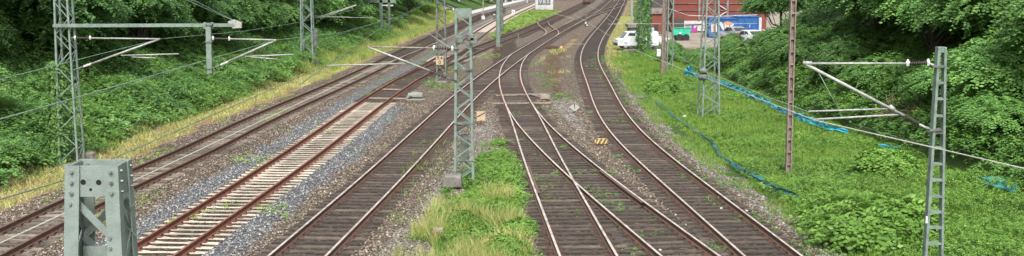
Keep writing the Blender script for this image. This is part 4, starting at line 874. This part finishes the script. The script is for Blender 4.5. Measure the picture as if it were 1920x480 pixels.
for k, (px, py, s_) in enumerate([(905, 300, .30), (950, 330, .36), (930, 385, .34), (862, 402, .36), (968, 425, .38), (900, 352, .32)]):
    q = P(px, py); tree('leafy_weed', ['small leafy weed at the far tip of the middle weed strip', 'leafy weed right of the middle lattice mast foot', 'leafy weed halfway along the middle weed strip', 'leafy weed at the gravel edge below the broken concrete block', 'leafy weed beside the left rail of the middle turnout track', 'leafy weed just in front of the middle lattice mast'][k], 'g', float(q[0]), float(q[1]), s_, k * 1.1, 0, 'weed')
# ------------------------------------------------------------------ overhead wires
def wire(label, pts, r=.012, mat='wire', sag=0., name='overhead_wire'):
    out = []
    for a, b in zip(pts[:-1], pts[1:]):
        a = Vector(a); b = Vector(b); n = 14
        for k in range(n): f_ = k / n; out.append(a.lerp(b, f_) - Vector((0, 0, sag * 4 * f_ * (1 - f_) * ((b - a).length / 50) ** 2)))
    out.append(Vector(pts[-1])); return tag(MB().tube(out, r, 5).build(name, M[mat]), label, 'wire')
def zat(px, py, z): return P(px, py, z)
wire('upper wire over the leftmost track, falling towards the lower left', [zat(-260, 214, 4.67), at(300, 73, yb_ - .1)], .010)
wire('upper wire over the leftmost track beyond the gantry tower', [at(300, 73, yb_ - .1), at(460, 58, 62), at(567, 41, 84), at(668, 10, 89 + 40)], .010)
wire('upper wire reaching the right arm of the gantry beam from below', [zat(-260, 298, 4.7), at(518, 75, yb_ - .1)], .010)
wire('upper wire from the gantry beam arm towards the twin post mast', [at(518, 75, yb_ - .1), at(640, 61, 62), at(750, 30, 90), at(800, 6, 130)], .010)
wire('lower wire from the left picture edge under the gantry beam', [at(0, 222, 26), at(243, 160, 34), at(395, 110, 45), at(520, 100, 60), at(700, 45, 100)], .011, 'wire_dark')
wire('pale contact wire running above the leftmost track to the middle mast arm', [zat(-120, 507, 4.02), zat(0, 456, 4.02), zat(690, 133, 4.05), at(866, 60, 70), at(960, 18, 120)], .010, 'wire_pale')
wire('upper wire from the lower left to the middle mast arm', [zat(-60, 392, 4.75), zat(120, 338, 4.5), at(690, 88, Ym), at(880, 20, 90)], .009, 'wire_dark')
wire('wire over the second track leading up to the top edge', [zat(560, 160, 4.1), at(722, 47, 90), at(790, 13, 120)], .016, 'wire_dark')
wire('thin wire crossing from the top edge down to the gantry beam end', [at(350, 0, 50), at(445, 42, yb_)], .012, 'wire_dark')
wire('second thin wire from the top edge down to the gantry beam end', [at(363, 0, 50), at(449, 44, yb_)], .012, 'wire_dark')
wire('contact wire over the rightmost track passing the ladder mast', [zat(2100, 362, 4.0), zat(1920, 316, 4.0), at(1526, 225, Yl), at(1317, 144, Yr_ - .6), at(1200, 98, 82), at(1140, 65, 104), at(1075, 26, 150)], .012, 'wire_pale')
wire('upper wire over the rightmost track running to the pulleys', [at(1516, 210, Yl), at(1440, 182, 34), at(1317, 132, Yr_ - .6), at(1240, 88, 80), at(1160, 50, 108), at(1096, 5, 160)], .012, 'wire')
wire('thin wire sagging along the right bank behind the ladder mast', [at(1600, 232, 48), at(1700, 262, 44), at(1800, 288, 40)], .01, 'wire_dark')
wire('pale sagging cable in front of the brick building', [at(1222, 0, 95), at(1240, 12, 97), at(1290, 29, 100), at(1345, 31, 100), at(1420, 28, 100)], .035, 'gwhite')
wire('wire spanning level across the far ivy mast', [at(1140, 45, 100), at(1420, 44, 100)], .022, 'galv')
wire('thin wire crossing the far tracks below the white graffiti hut', [at(990, 0, 125), at(1041, 26, 110), at(1085, 37, 110)], .015, 'galv')
wire('pair wire crossing the far tracks towards the right edge pole', [at(1100, 8, 150), at(1170, 42, 120), at(1240, 60, 110)], .015, 'galv')
wire('thin wire behind the trees at the upper left', [at(620, 28, 100), at(690, 12, 110)], .015, 'wire_dark')
wire('faint level wire between the left bank mast and the twin post mast', [at(560, 33, Yb2), at(820, 33, 110)], .014, 'wire_dark')

# ------------------------------------------------------------------ small railway things
def board(name, label, cat, px, py, z, w, h, mat, rz=0, tilt=0, poly=None):
    p = P(px, py, z); t = empty(name, (p[0], p[1], -.25), label, cat); return t, p
p = P(1077, 211, -.2); t = empty('diamond_sign', p, 'grey diamond shaped sign on a short stub between the tracks', 'sign')
part('post', MB().bar(p, p + np.array([0, 0, .5]), .05), 'rust', t); part('board', MB().prism([(0, -.22), (.30, 0), (0, .22), (-.30, 0)], p + np.array([0, -.04, .3]), (1, 0, 0), (0, .3, .95), (0, 1, 0), .02), 'greywhite', t)
part('board_seam', MB().box(p + np.array([0, -.06, .3]), (.03, .02, .44)), 'rust', t)
p = P(1128, 273, -.2); t = empty('striped_marker', p, 'small hexagonal board with yellow and black stripes lying in the gravel', 'sign')
hexa = [(-.30, -.06), (-.22, -.12), (.22, -.12), (.29, -.06), (.29, .06), (.2, .13), (-.2, .13), (-.3, .03)]
ax, ay = Vector((1, 0, 0)), Vector((0, .45, .89)); po = Vector(p) + Vector((0, 0, .2)); nz_ = ax.cross(ay)
hb_ = part('board', MB().prism(hexa, po, ax, ay, -nz_, .12), 'yellow', t)
for c0 in (-.27, -.085, .10, .275):
    s_ = [(c0 - .09, -.119), (c0 + .02, -.119), (min(c0 + .15, .27), .10), (c0 + .04, .119)]
    s_ = [(max(-.285, min(.285, u_)), v_) for u_, v_ in s_]
    part('stripe', MB().prism(s_, po + nz_ * .001, ax, ay, nz_, .004), 'black', hb_)
part('foot', MB().box(Vector(p) + Vector((0, .02, .02)), (.5, .12, .1)), 'rust', t)
p = at(901, 220, Ym + 14); p[2] = max(p[2], .1); pp = P(902, 233, -.2); t = empty('track_sign', pp, 'tan square board with a black diagonal behind the middle lattice mast', 'sign')
pw = pp + np.array([0, 0, .42]); tb_ = part('board', MB().box(pw, (.44, .02, .48)), 'tan', t); part('post', MB().bar(pp, pw + np.array([0, .03, 0]), .05), 'rust', t)
part('diagonal_stripe', MB().prism([(-.21, -.03), (-.21, -.09), (.21, .14), (.21, .20)], pw + np.array([0, -.012, 0]), (1, 0, 0), (0, 0, 1), (0, -1, 0), .004), 'black', tb_)
# dwarf signal on a thin post
p = P(1099, 49, -.2); t = empty('signal', p, 'thin signal post with a dark red head among the far tracks', 'signal')
part('post', MB().bar(p, at(1099, 8, p[1]), .14), 'mast_dark', t); part('signal_head', MB().tube([at(1092, 7, p[1]), at(1096, 3, p[1]), at(1103, 3, p[1]), at(1107, 6, p[1])], [.15, .42, .42, .15], 8), 'rust', t)
part('signal_box', MB().box(p + np.array([0, -.15, .25]), (.45, .3, .8)), 'carblack', t); disc(t, p + np.array([-.08, -.31, .45]), (0, -1, 0), .14, .02, 'white', 8, 'lens'); disc(t, p + np.array([.1, -.31, .15]), (0, -1, 0), .12, .02, 'white', 8, 'lens')
def machine(label, px, py, w=1.0, mat='rust', lamp=False):
    p = P(px, py, -.2); t = empty('point_machine', p, label, 'point machine')
    part('housing', MB().box(p + np.array([0, 0, .12]), (w, .5, .24)), mat, t, bevel=.04); part('rod', MB().bar(p + np.array([-w * .4, 0, .06]), p + np.array([-w * 1.8, -.1, .05]), .05), 'rust', t)
    part('lid', MB().box(p + np.array([0, 0, .27]), (w * .55, .36, .07)), mat, t, bevel=.02)
    if lamp: disc(t, p + np.array([w * .75, -.2, .15]), (0, -1, 0), .13, .05, 'stone_yellow', 8, 'lamp')
machine('rusty point machine beside the far turnout, with a small yellow lamp', 1034, 91, 1.3, 'rust', True)
machine('pale point machine right of the concrete sleepered track', 779, 182, .9, 'greywhite')
machine('small grey point machine beside the switch blades of the middle turnout', 1022, 186, .6, 'plank')
for a, c, lab in (((790, 174), (764, 182), 'thin pale rod lying beside the left point machine'), ((762, 187), (796, 186), 'pale flat bar in front of the left point machine'), ((992, 176), (1018, 183), 'bent steel rod beside the middle turnout')):
    tag(MB().bar(P(*a, -.1), P(*c, -.1), .12, .06).build('steel_bar', M['greywhite']), lab, 'steel bar')
for px, py, h, lab, m in ((972, 79, .9, 'short dark stake beside the far rusty track', 'mast_dark'), (918, 30, .9, 'tiny dark stake left of the plain green pole', 'mast_dark')):
    p = P(px, py, -.2); tag(MB().bar(p, p + np.array([0, 0, h]), .12).build('stake', M[m]), lab, 'stake')
p = P(906, 36, -.2); t = empty('signal_post', p, 'pale thin post with a white foot left of the plain green pole', 'post')
part('post', MB().bar(p, at(906, 0, p[1]) + np.array([0, 0, 1]), .15), 'plank', t); part('foot', MB().box(p + np.array([0, 0, .25]), (.55, .4, .6)), 'gwhite', t, bevel=.03)
p = P(963, 37, -.2); t = empty('small_sign', p, 'small white sign on a thin post over the far concrete sleepers', 'sign')
part('post', MB().bar(p, at(964, 20, p[1]), .1), 'galv', t); part('board', MB().box(at(962.5, 22, p[1] - .08), (.5, .04, .6)), 'white', t); part('symbol', MB().box(at(962.5, 22, p[1] - .11), (.1, .02, .28)), 'black', t)
for px, py, s, m, lab in ((820, 436, .34, 'plank', 'pale stone block at the left edge of the tall grass'), (918, 462, .42, 'stone_yellow', 'yellow stone lying in the tall grass at the front'), (1283, 219, .2, 'gwhite', 'white stone beside the rightmost track half way back'),
                        (927, 28, .35, 'white', 'small white object on the ground left of the green pole'), (1238, 470, .10, 'gwhite', 'pale chip lying between the rails in front'), (1352, 391, .09, 'gwhite', 'white scrap on the rightmost track sleepers'), (1400, 396, .10, 'gwhite', 'white scrap beside the rightmost rail in front'),
                        (850, 345, .7, 'concrete_grey', 'broken concrete block at the left foot of the middle lattice mast'), (168, 296, .5, 'concrete_grey', 'grey concrete block at the foot of the gantry tower')):
    p = P(px, py, -.15); b = MB(); r = random.Random(px)
    vs = [(i * s / 2 * r.uniform(.75, 1.1), j * s * .4 * r.uniform(.7, 1.1), (k) * s * .5 * r.uniform(.7, 1.1)) for k in (-.3, 1) for j in (-1, 1) for i in (-1, 1)]
    b.add([Vector(v) + Vector(p) for v in vs], [(0, 2, 3, 1), (4, 5, 7, 6), (0, 1, 5, 4), (2, 6, 7, 3), (0, 4, 6, 2), (1, 3, 7, 5)])
    tag(b.build('stone_block', M[m], bevel=.03), lab, 'stone')

# ------------------------------------------------------------------ blue sheets and nets
def sheet(label, pts, h, mat, seed, name='plastic_sheet', w=.5):
    r = random.Random(seed); P3 = []; n = len(pts)
    for (px, py, hh) in pts:
        p = P(px, py, 0); z = float(gz(p[0], p[1])); P3.append(Vector((p[0], p[1], z + .1, )))
    dense = []
    for i in range(n - 1):
        m = max(2, int((P3[i + 1] - P3[i]).length / .25))
        for k in range(m): f_ = k / m; dense.append((P3[i].lerp(P3[i + 1], f_), pts[i][2] * (1 - f_) + pts[i + 1][2] * f_))
    dense.append((P3[-1], pts[-1][2])); vs = []; fs = []; R = 5
    for i, (p, hh) in enumerate(dense):
        for k in range(R):
            f_ = k / (R - 1); vs.append(p + Vector((r.uniform(-.07, .07) + .25 * w * f_, r.uniform(-.1, .1) + w * .5 * math.sin(f_ * 2.6), h * hh * f_ * r.uniform(.75, 1.1) + .05)))
    for i in range(len(dense) - 1):
        for k in range(R - 1): fs.append((i * R + k, i * R + k + 1, (i + 1) * R + k + 1, (i + 1) * R + k))
    return tag(MB().add(vs, fs).build(name, M[mat]), label, 'plastic sheet')
sheet('long torn cyan plastic sheet along the foot of the right bank', [(1283, 136, .7), (1330, 146, .8), (1365, 160, 1), (1400, 176, 1.1), (1440, 191, .9), (1455, 200, .5), (1470, 208, 1.), (1510, 222, 1.1), (1550, 236, .9), (1590, 243, .4)], .34, 'cyan', 1, w=.1)
sheet('small crumpled cyan sheet at the foot of the thin lattice mast', [(1282, 136, .6), (1292, 132, 1.2), (1302, 136, .6)], .5, 'cyan', 2, w=.2)
sheet('pale blue scrap of sheet right of the long cyan sheet', [(1650, 268, .5), (1680, 274, .6), (1700, 279, .3)], .22, 'cyan', 3, w=.1)
sheet('crumpled cyan sheet at the right picture edge', [(1826, 326, .4), (1850, 338, 1), (1880, 344, 1.1), (1908, 354, .6)], .36, 'cyan', 4, w=.2)
sheet('teal net strip on the ground right of the rightmost track', [(1228, 183, .15), (1262, 212, .3), (1305, 240, .1), (1335, 263, .9), (1350, 285, .25), (1382, 308, 1), (1405, 322, 1), (1440, 342, 1.1), (1470, 356, 1.2), (1496, 362, .8)], .15, 'teal', 5, 'ground_net', .12)
sheet('black end of the net strip lying in the weeds', [(1528, 376, .8), (1548, 380, 1.1), (1568, 384, .8)], .3, 'black', 6, 'ground_net')

# ------------------------------------------------------------------ yard, buildings, vehicles on the far right
b = MB(); zY = -.17
q = [P(1168, 94, zY), P(1300, 90, zY), P(1470, 86, zY), P(1560, 60, zY), P(1500, 20, zY), P(1200, 40, zY)]
b.add([(p[0], p[1], zY + .06) for p in q] + [(p[0], p[1], zY - .3) for p in q], [tuple(range(6)), ] + [(i, (i + 6), (i + 1) % 6 + 6, (i + 1) % 6) for i in range(6)])
tag(b.build('yard', M['asphalt']), kind='structure')
def bx(par, name, Y, x0, y0, x1, y1, t, mat, **k):        # upright panel whose front face fills x0..x1, y0..y1 of the photograph at distance Y
    a = at(x0, y0, Y); c = at(x1, y1, Y); return part(name, MB().box(((a[0] + c[0]) / 2, Y + t / 2, (a[2] + c[2]) / 2), (abs(c[0] - a[0]), t, abs(a[2] - c[2]))), mat, par, **k)
YB = 138.; bb = empty('brick_building', (at(1330, 70, YB)[0], YB, 0), 'long red brick building behind the blue containers', 'building')
bx(bb, 'wall', YB, 1262, -60, 1436, 72, 9, 'brick'); bx(bb, 'roof', YB - .3, 1258, -70, 1440, -60, 10, 'roof'); bx(bb, 'plinth', YB - .06, 1283, 39, 1345, 58, .06, 'gwhite')
for y in (6.5, 19.5): bx(bb, 'wall_band', YB - .12, 1262, y - .4, 1436, y + .4, .12, 'concrete_grey')
for x in (1312, 1365, 1418): bx(bb, 'wall_post', YB - .2, x - .7, -60, x + .7, 38, .2, 'concrete_grey')
part('wall_brace', MB().bar(at(1346, 8, YB - .15), at(1365, 20, YB - .15), .1), 'gwhite', bb); part('wall_brace', MB().bar(at(1346, 32, YB - .15), at(1365, 20, YB - .15), .1), 'gwhite', bb)
for x in (1284, 1330, 1345): bx(bb, 'window', YB - .05, x - 5, -45, x + 5, -15, .05, 'glass')
bx(bb, 'door', YB - .08, 1266, 34, 1282, 72, .08, 'roof')
sh = empty('brick_annex', (at(1235, 60, 134)[0], 134, 0), 'small red brick annex with a grey lintel left of the brick building', 'building')
bx(sh, 'wall', 134., 1222, 26, 1243, 60, 5, 'brick'); bx(sh, 'lintel', 133.8, 1218, 15, 1246, 26, 5, 'concrete_grey'); bx(sh, 'upper_wall', 134.2, 1224, -40, 1243, 15, 4.6, 'roof'); bx(sh, 'plinth', 133.9, 1218, 52, 1226, 72, 3, 'gwhite'); bx(sh, 'door', 133.94, 1226, 46, 1234, 62, .06, 'black')
hut = empty('concrete_hut', (at(1190, 60, 128)[0], 128, 0), 'low grey concrete hut behind the white van', 'hut')
bx(hut, 'wall', 128., 1181, 52, 1200, 66, 3, 'concrete_grey'); bx(hut, 'roof', 127.7, 1178, 46, 1203, 52, 3.6, 'concrete_grey')
# containers
YC = 127.; ct = empty('container', (at(1405, 60, YC)[0], YC, 0), 'plain bright blue steel container with closed doors', 'container')
bx(ct, 'body', YC, 1384, 32, 1423, 64, 5, 'blue')
for x in (1385, 1397, 1410, 1422): bx(ct, 'rib', YC - .07, x - .6, 33, x + .6, 63, .07, 'blue')
bx(ct, 'lock_bar', YC - .1, 1405.4, 46, 1406.4, 52, .04, 'gwhite'); bx(ct, 'end_post', YC - .05, 1423.3, 33, 1427.5, 65, .4, 'gwhite'); bx(ct, 'roof_rail', YC - .1, 1383, 30.4, 1424, 32.4, 5.1, 'blue')
cb = empty('container', (at(1360, 60, YC)[0], YC, 0), 'blue container sprayed with white and orange graffiti', 'container')
bx(cb, 'body', YC, 1330, 36, 1383, 70, 3, 'blue'); bx(cb, 'roof_rail', YC - .1, 1329, 34, 1383.5, 36.4, 3.1, 'blue')
def blob(par, Y, pts, mat, name='graffiti', t=.02):
    b = MB(); q = [at(x, y, Y) for x, y in pts]; n = len(q)
    b.add([(p[0], Y, p[2]) for p in q] + [(p[0], Y + t, p[2]) for p in q], [tuple(range(n)), tuple(range(n, 2 * n))[::-1]] + [(i, (i + 1) % n, n + (i + 1) % n, n + i) for i in range(n)]); return b.build(name, M[mat], par)
blob(cb, YC - .03, [(1346, 43), (1352, 41), (1357, 47), (1362, 43), (1368, 46), (1378, 43), (1372, 52), (1376, 60), (1368, 56), (1364, 62), (1357, 57), (1352, 53)], 'gwhite')
blob(cb, YC - .055, [(1357, 42), (1364, 40), (1374, 43), (1370, 47), (1362, 46), (1358, 45)], 'orange'); blob(cb, YC - .055, [(1336, 48), (1341, 47), (1342, 58), (1337, 58)], 'orange'); blob(cb, YC - .035, [(1333, 46), (1344, 45), (1345, 60), (1334, 60)], 'gwhite')
for pts in ([(1346, 43), (1352, 54), (1353, 53.3), (1347, 42.4)], [(1357, 47), (1358, 57), (1359, 57), (1358, 47)], [(1368, 46), (1366, 58), (1367, 58), (1369, 46)]): blob(cb, YC - .06, pts, 'black')
# graffiti on the plinth
for pts, m in (([(1285, 50), (1289, 46), (1294, 47), (1294, 53), (1288, 55)], 'greywhite'), ([(1296, 49), (1300, 46), (1302, 54), (1308, 47), (1307, 60), (1296, 61)], 'purple'), ([(1284, 46), (1318, 45), (1318, 47), (1284, 48)], 'black')): blob(bb, YB - .09, pts, m)
# green skip on wheels
sk = empty('green_skip', (at(1279, 70, 122)[0], 122, 0), 'bright green open skip on a dark trailer', 'skip'); a0 = at(1262, 52, 122); a1 = at(1296, 66, 122)
w_ = a1[0] - a0[0]; h_ = a0[2] - a1[2]
part('body', MB().prism([(0, h_ * 1.12), (.12, 0), (w_ - .2, 0), (w_, h_), (w_ - .1, h_), (w_ - .3, .1), (.2, .1), (.1, h_ * 1.0)], (a0[0], 122, a1[2]), (1, 0, 0), (0, 0, 1), (0, 1, 0), 1.7), 'green_skip', sk)
part('side_panel', MB().prism([(.05, h_ * .92), (.12, 0), (w_ - .2, 0), (w_ - .05, h_ * .92)], (a0[0], 121.95, a1[2]), (1, 0, 0), (0, 0, 1), (0, 1, 0), .06), 'green_skip', sk); part('rim', MB().bar((a0[0], 121.92, a0[2]), (a1[0], 121.92, a0[2]), .08), 'green_skip', sk)
part('chassis', MB().box((a0[0] + w_ / 2, 122.8, a1[2] - .2), (w_ * .8, 1.4, .25)), 'black', sk)
for x in (.35, .72):
    for y in (121.95, 123.4): part('wheel', MB().tube([(a0[0] + w_ * x, y, .22), (a0[0] + w_ * x, y + .22, .22)], .38, 14), 'tyre', sk)
blob(sk, 121.93, [(1273, 62), (1276, 60), (1278, 62), (1275, 64)], 'white', 'logo')
# vehicles
def car(name, label, cat, o, rz, L, W, Hh, paint, van=False):
    t = empty(name, o, label, cat, None, rz); R = Matrix.Translation(Vector(o)) @ Matrix.Rotation(rz, 4, 'Z')
    def T(p): return R @ Vector(p)
    def prism2(name, poly, y0, y1, mat, bev=0, inset=0):
        n = len(poly); b = MB(); zc = [v for _, v in poly]; mz = max(zc)
        vs = [T((u_, y0 + (inset if v_ > .62 * mz else 0), v_)) for u_, v_ in poly] + [T((u_, y1 - (inset if v_ > .62 * mz else 0), v_)) for u_, v_ in poly]
        b.add(vs, [tuple(range(n))[::-1], tuple(range(n, 2 * n))] + [(i, (i + 1) % n, n + (i + 1) % n, n + i) for i in range(n)]); return b.build(name, M[mat], t, bevel=bev)
    h = L / 2; w = W / 2
    if van:
        body = [(-h, .3), (-h, Hh * .55), (-h + .55, Hh * .62), (-h + 1.0, Hh * .97), (-h + 1.3, Hh), (h - .1, Hh), (h, Hh * .9), (h, .3)]
        wins = [[(-h + .78, Hh * .62), (-h + 1.1, Hh * .92), (-h + 1.75, Hh * .92), (-h + 1.75, Hh * .62)], [(-h + 1.9, Hh * .62), (-h + 1.9, Hh * .92), (-h + 3.0, Hh * .92), (-h + 3.0, Hh * .62)]]
    else:
        body = [(-h, .3), (-h - .02, .62), (-h + .1, .78), (-h + 1.15, .92), (-h + 1.95, Hh * .98), (-h + 2.4, Hh), (h - .95, Hh * .96), (h - .25, .98), (h, .9), (h + .02, .35), (h - .1, .28)]
        wins = [[(-h + 1.4, .95), (-h + 2.05, Hh * .92), (-h + 2.5, Hh * .93), (-h + 2.5, .95)], [(-h + 2.6, .95), (-h + 2.6, Hh * .93), (h - 1.1, Hh * .9), (h - .75, .97)]]
    prism2('body', body, -w, w, paint, .06, .12)
    for wn_ in wins:
        prism2('side_window', wn_, -w + .085, -w + .125, 'glass'); prism2('side_window', wn_, w - .125, w - .085, 'glass')
    if van: ws = [(-h + .52, Hh * .64), (-h + .5, Hh * .64), (-h + .92, Hh * .95), (-h + .96, Hh * .95)]
    else: ws = [(-h + 1.2, .97), (-h + 1.14, .97), (-h + 1.86, Hh * .96), (-h + 1.92, Hh * .96)]
    prism2('windscreen', ws, -w + .2, w - .2, 'glass')
    if not van: prism2('rear_window', [(h - .82, Hh * .92), (h - .78, Hh * .94), (h - .24, 1.02), (h - .3, 1.02)], -w + .22, w - .22, 'glass')
    for sx in (-h + .8, h - .8):
        for sy in (-w + .02, w - .24):
            wh = MB().tube([T((sx, sy, .32)), T((sx, sy + .22, .32))], .33, 16).build('wheel', M['tyre'], t); MB().tube([T((sx, sy - .012, .32)), T((sx, sy + .232, .32))], .19, 12).build('rim', M['silver'], wh)
    for sy in (-w + .3, w - .3):
        MB().box(T((-h - .02, sy, .68)), (.1, .34, .14), 0, Matrix.Rotation(rz, 3, 'Z')).build('headlight', M['white'], t); MB().box(T((h + .01, sy, .82)), (.06, .26, .16), 0, Matrix.Rotation(rz, 3, 'Z')).build('rear_light', M['redlight'], t)
    MB().box(T((-h, 0, .45)), (.12, W * .96, .18), 0, Matrix.Rotation(rz, 3, 'Z')).build('bumper', M['carblack'], t); MB().box(T((h, 0, .45)), (.12, W * .96, .18), 0, Matrix.Rotation(rz, 3, 'Z')).build('bumper', M['carblack'], t)
    MB().box(T((h + .07, 0, .62)), (.02, .5, .12), 0, Matrix.Rotation(rz, 3, 'Z')).build('number_plate', M['gwhite'], t)
    return t
zc = -.12
p = P(1189, 92, zc); car('parked_van', 'white van seen from the side, nearest left behind the ivy mast', 'van', (p[0] + .3, p[1] + .9, zc), .12, 4.1, 1.8, 1.68, 'carwhite', True)
p = P(1222, 88, zc); car('parked_car', 'white car partly behind the ivy mast, right of the van', 'car', (p[0] + .1, p[1] + 2.6, zc), 2.95, 3.9, 1.7, 1.45, 'carwhite')
p = P(1381, 76, zc); car('parked_car', 'dark silver car parked in front of the graffiti container', 'car', (p[0], p[1] + 2.0, zc), -1.25, 4.1, 1.8, 1.45, 'silver')
p = P(1410, 84, zc); car('parked_car', 'white car parked in front of the plain blue container', 'car', (p[0], p[1] + 2.0, zc), -1.2, 4.1, 1.8, 1.45, 'carwhite')
# concrete wall right of the cars, meadow behind
cw = empty('concrete_wall', (at(1445, 70, 112)[0], 112, 0), 'low grey concrete wall right of the parked cars', 'wall'); bx(cw, 'wall_slab', 112., 1432, 58, 1500, 84, .3, 'concrete_grey'); bx(cw, 'coping', 111.9, 1430, 55.5, 1500, 58, .5, 'gwhite')
# far left background: platform, hut, houses
pf = MB(); A = [P(880, 27.5, .3), P(1012, -6, .3)]; B2 = [P(868, 24.5, .3), P(1000, -6.5, .3)]
pf.add([(A[0][0], A[0][1], .35), (A[1][0], A[1][1], .35), (B2[1][0], B2[1][1], .35), (B2[0][0], B2[0][1], .35), (A[0][0], A[0][1], -.3), (A[1][0], A[1][1], -.3), (B2[1][0], B2[1][1], -.3), (B2[0][0], B2[0][1], -.3)], [(0, 1, 2, 3), (0, 4, 5, 1), (1, 5, 6, 2), (2, 6, 7, 3), (3, 7, 4, 0)])
tag(pf.build('platform', M['platform']), 'long pale station platform edge beside the far left track', 'platform')
Yh = P(1020, 19, -.2)[1]; gh = empty('graffiti_hut', (at(1020, 19, Yh)[0], Yh, -.2), 'small white hut with a dark graffiti panel beside the far tracks', 'hut')
bx(gh, 'wall', Yh, 1004, -12, 1037, 17, 3, 'gwhite'); bx(gh, 'base_band', Yh - .05, 1004, 13, 1037, 18, .05, 'platform'); bx(gh, 'panel', Yh - .05, 1009, -4, 1032, 9, .05, 'mast_dark')
for body, px in (('V', 1013.5), ('B', 1020.5), ('S', 1027.5)): text(body, at(px, 3, Yh - .08), 1.0, 'gwhite', gh)
st = empty('station_building', (at(940, 5, 275)[0], 275, 0), 'long grey building with dark bays behind the far platform', 'building')
bx(st, 'wall', 275., 868, -50, 992, 6, 8, 'concrete_grey'); bx(st, 'roof', 274., 862, -58, 998, -50, 10, 'roof')
for k in range(9): bx(st, 'bay', 274.9, 871 + k * 13.5, -8, 878 + k * 13.5, 4, .1, 'black'); bx(st, 'column', 274.7, 879.5 + k * 13.5, -20, 881.5 + k * 13.5, 6, .3, 'gwhite')
for k, (px, Y, s_) in enumerate([(845, 225, 1.5), (880, 245, 1.3), (915, 262, 1.2), (812, 205, 1.6), (1060, 300, 1.6)]):
    tree('bush', ['far bush left of the grey platform building', 'far bush before the left end of the grey platform building', 'far bush before the middle of the grey platform building', 'far bush beside the pale narrow house', 'far bush right of the white graffiti hut'][k], 'f', float(at(px, 10, Y)[0]), Y, s_, k, 0, 'bush')
for x0, x1, d, y, lab in ((560, 600, 190, 14, 'pale house peeping through the trees at the upper left'), (786, 806, 200, 16, 'pale narrow house behind the far left trees'), (828, 862, 230, 14, 'white building at the top edge behind the far mast')):
    hb = empty('house', (at(x0, y, d)[0], d, 0), lab, 'building'); bx(hb, 'wall', float(d), x0, -70, x1, y, 6, 'gwhite'); bx(hb, 'roof', d - .4, x0 - 2, -78, x1 + 2, -70, 7, 'roof')
    for k in range(3): bx(hb, 'window', d - .06, x0 + 3 + k * (x1 - x0) / 3, -8, x0 + 3 + k * (x1 - x0) / 3 + 5, 6, .06, 'glass')
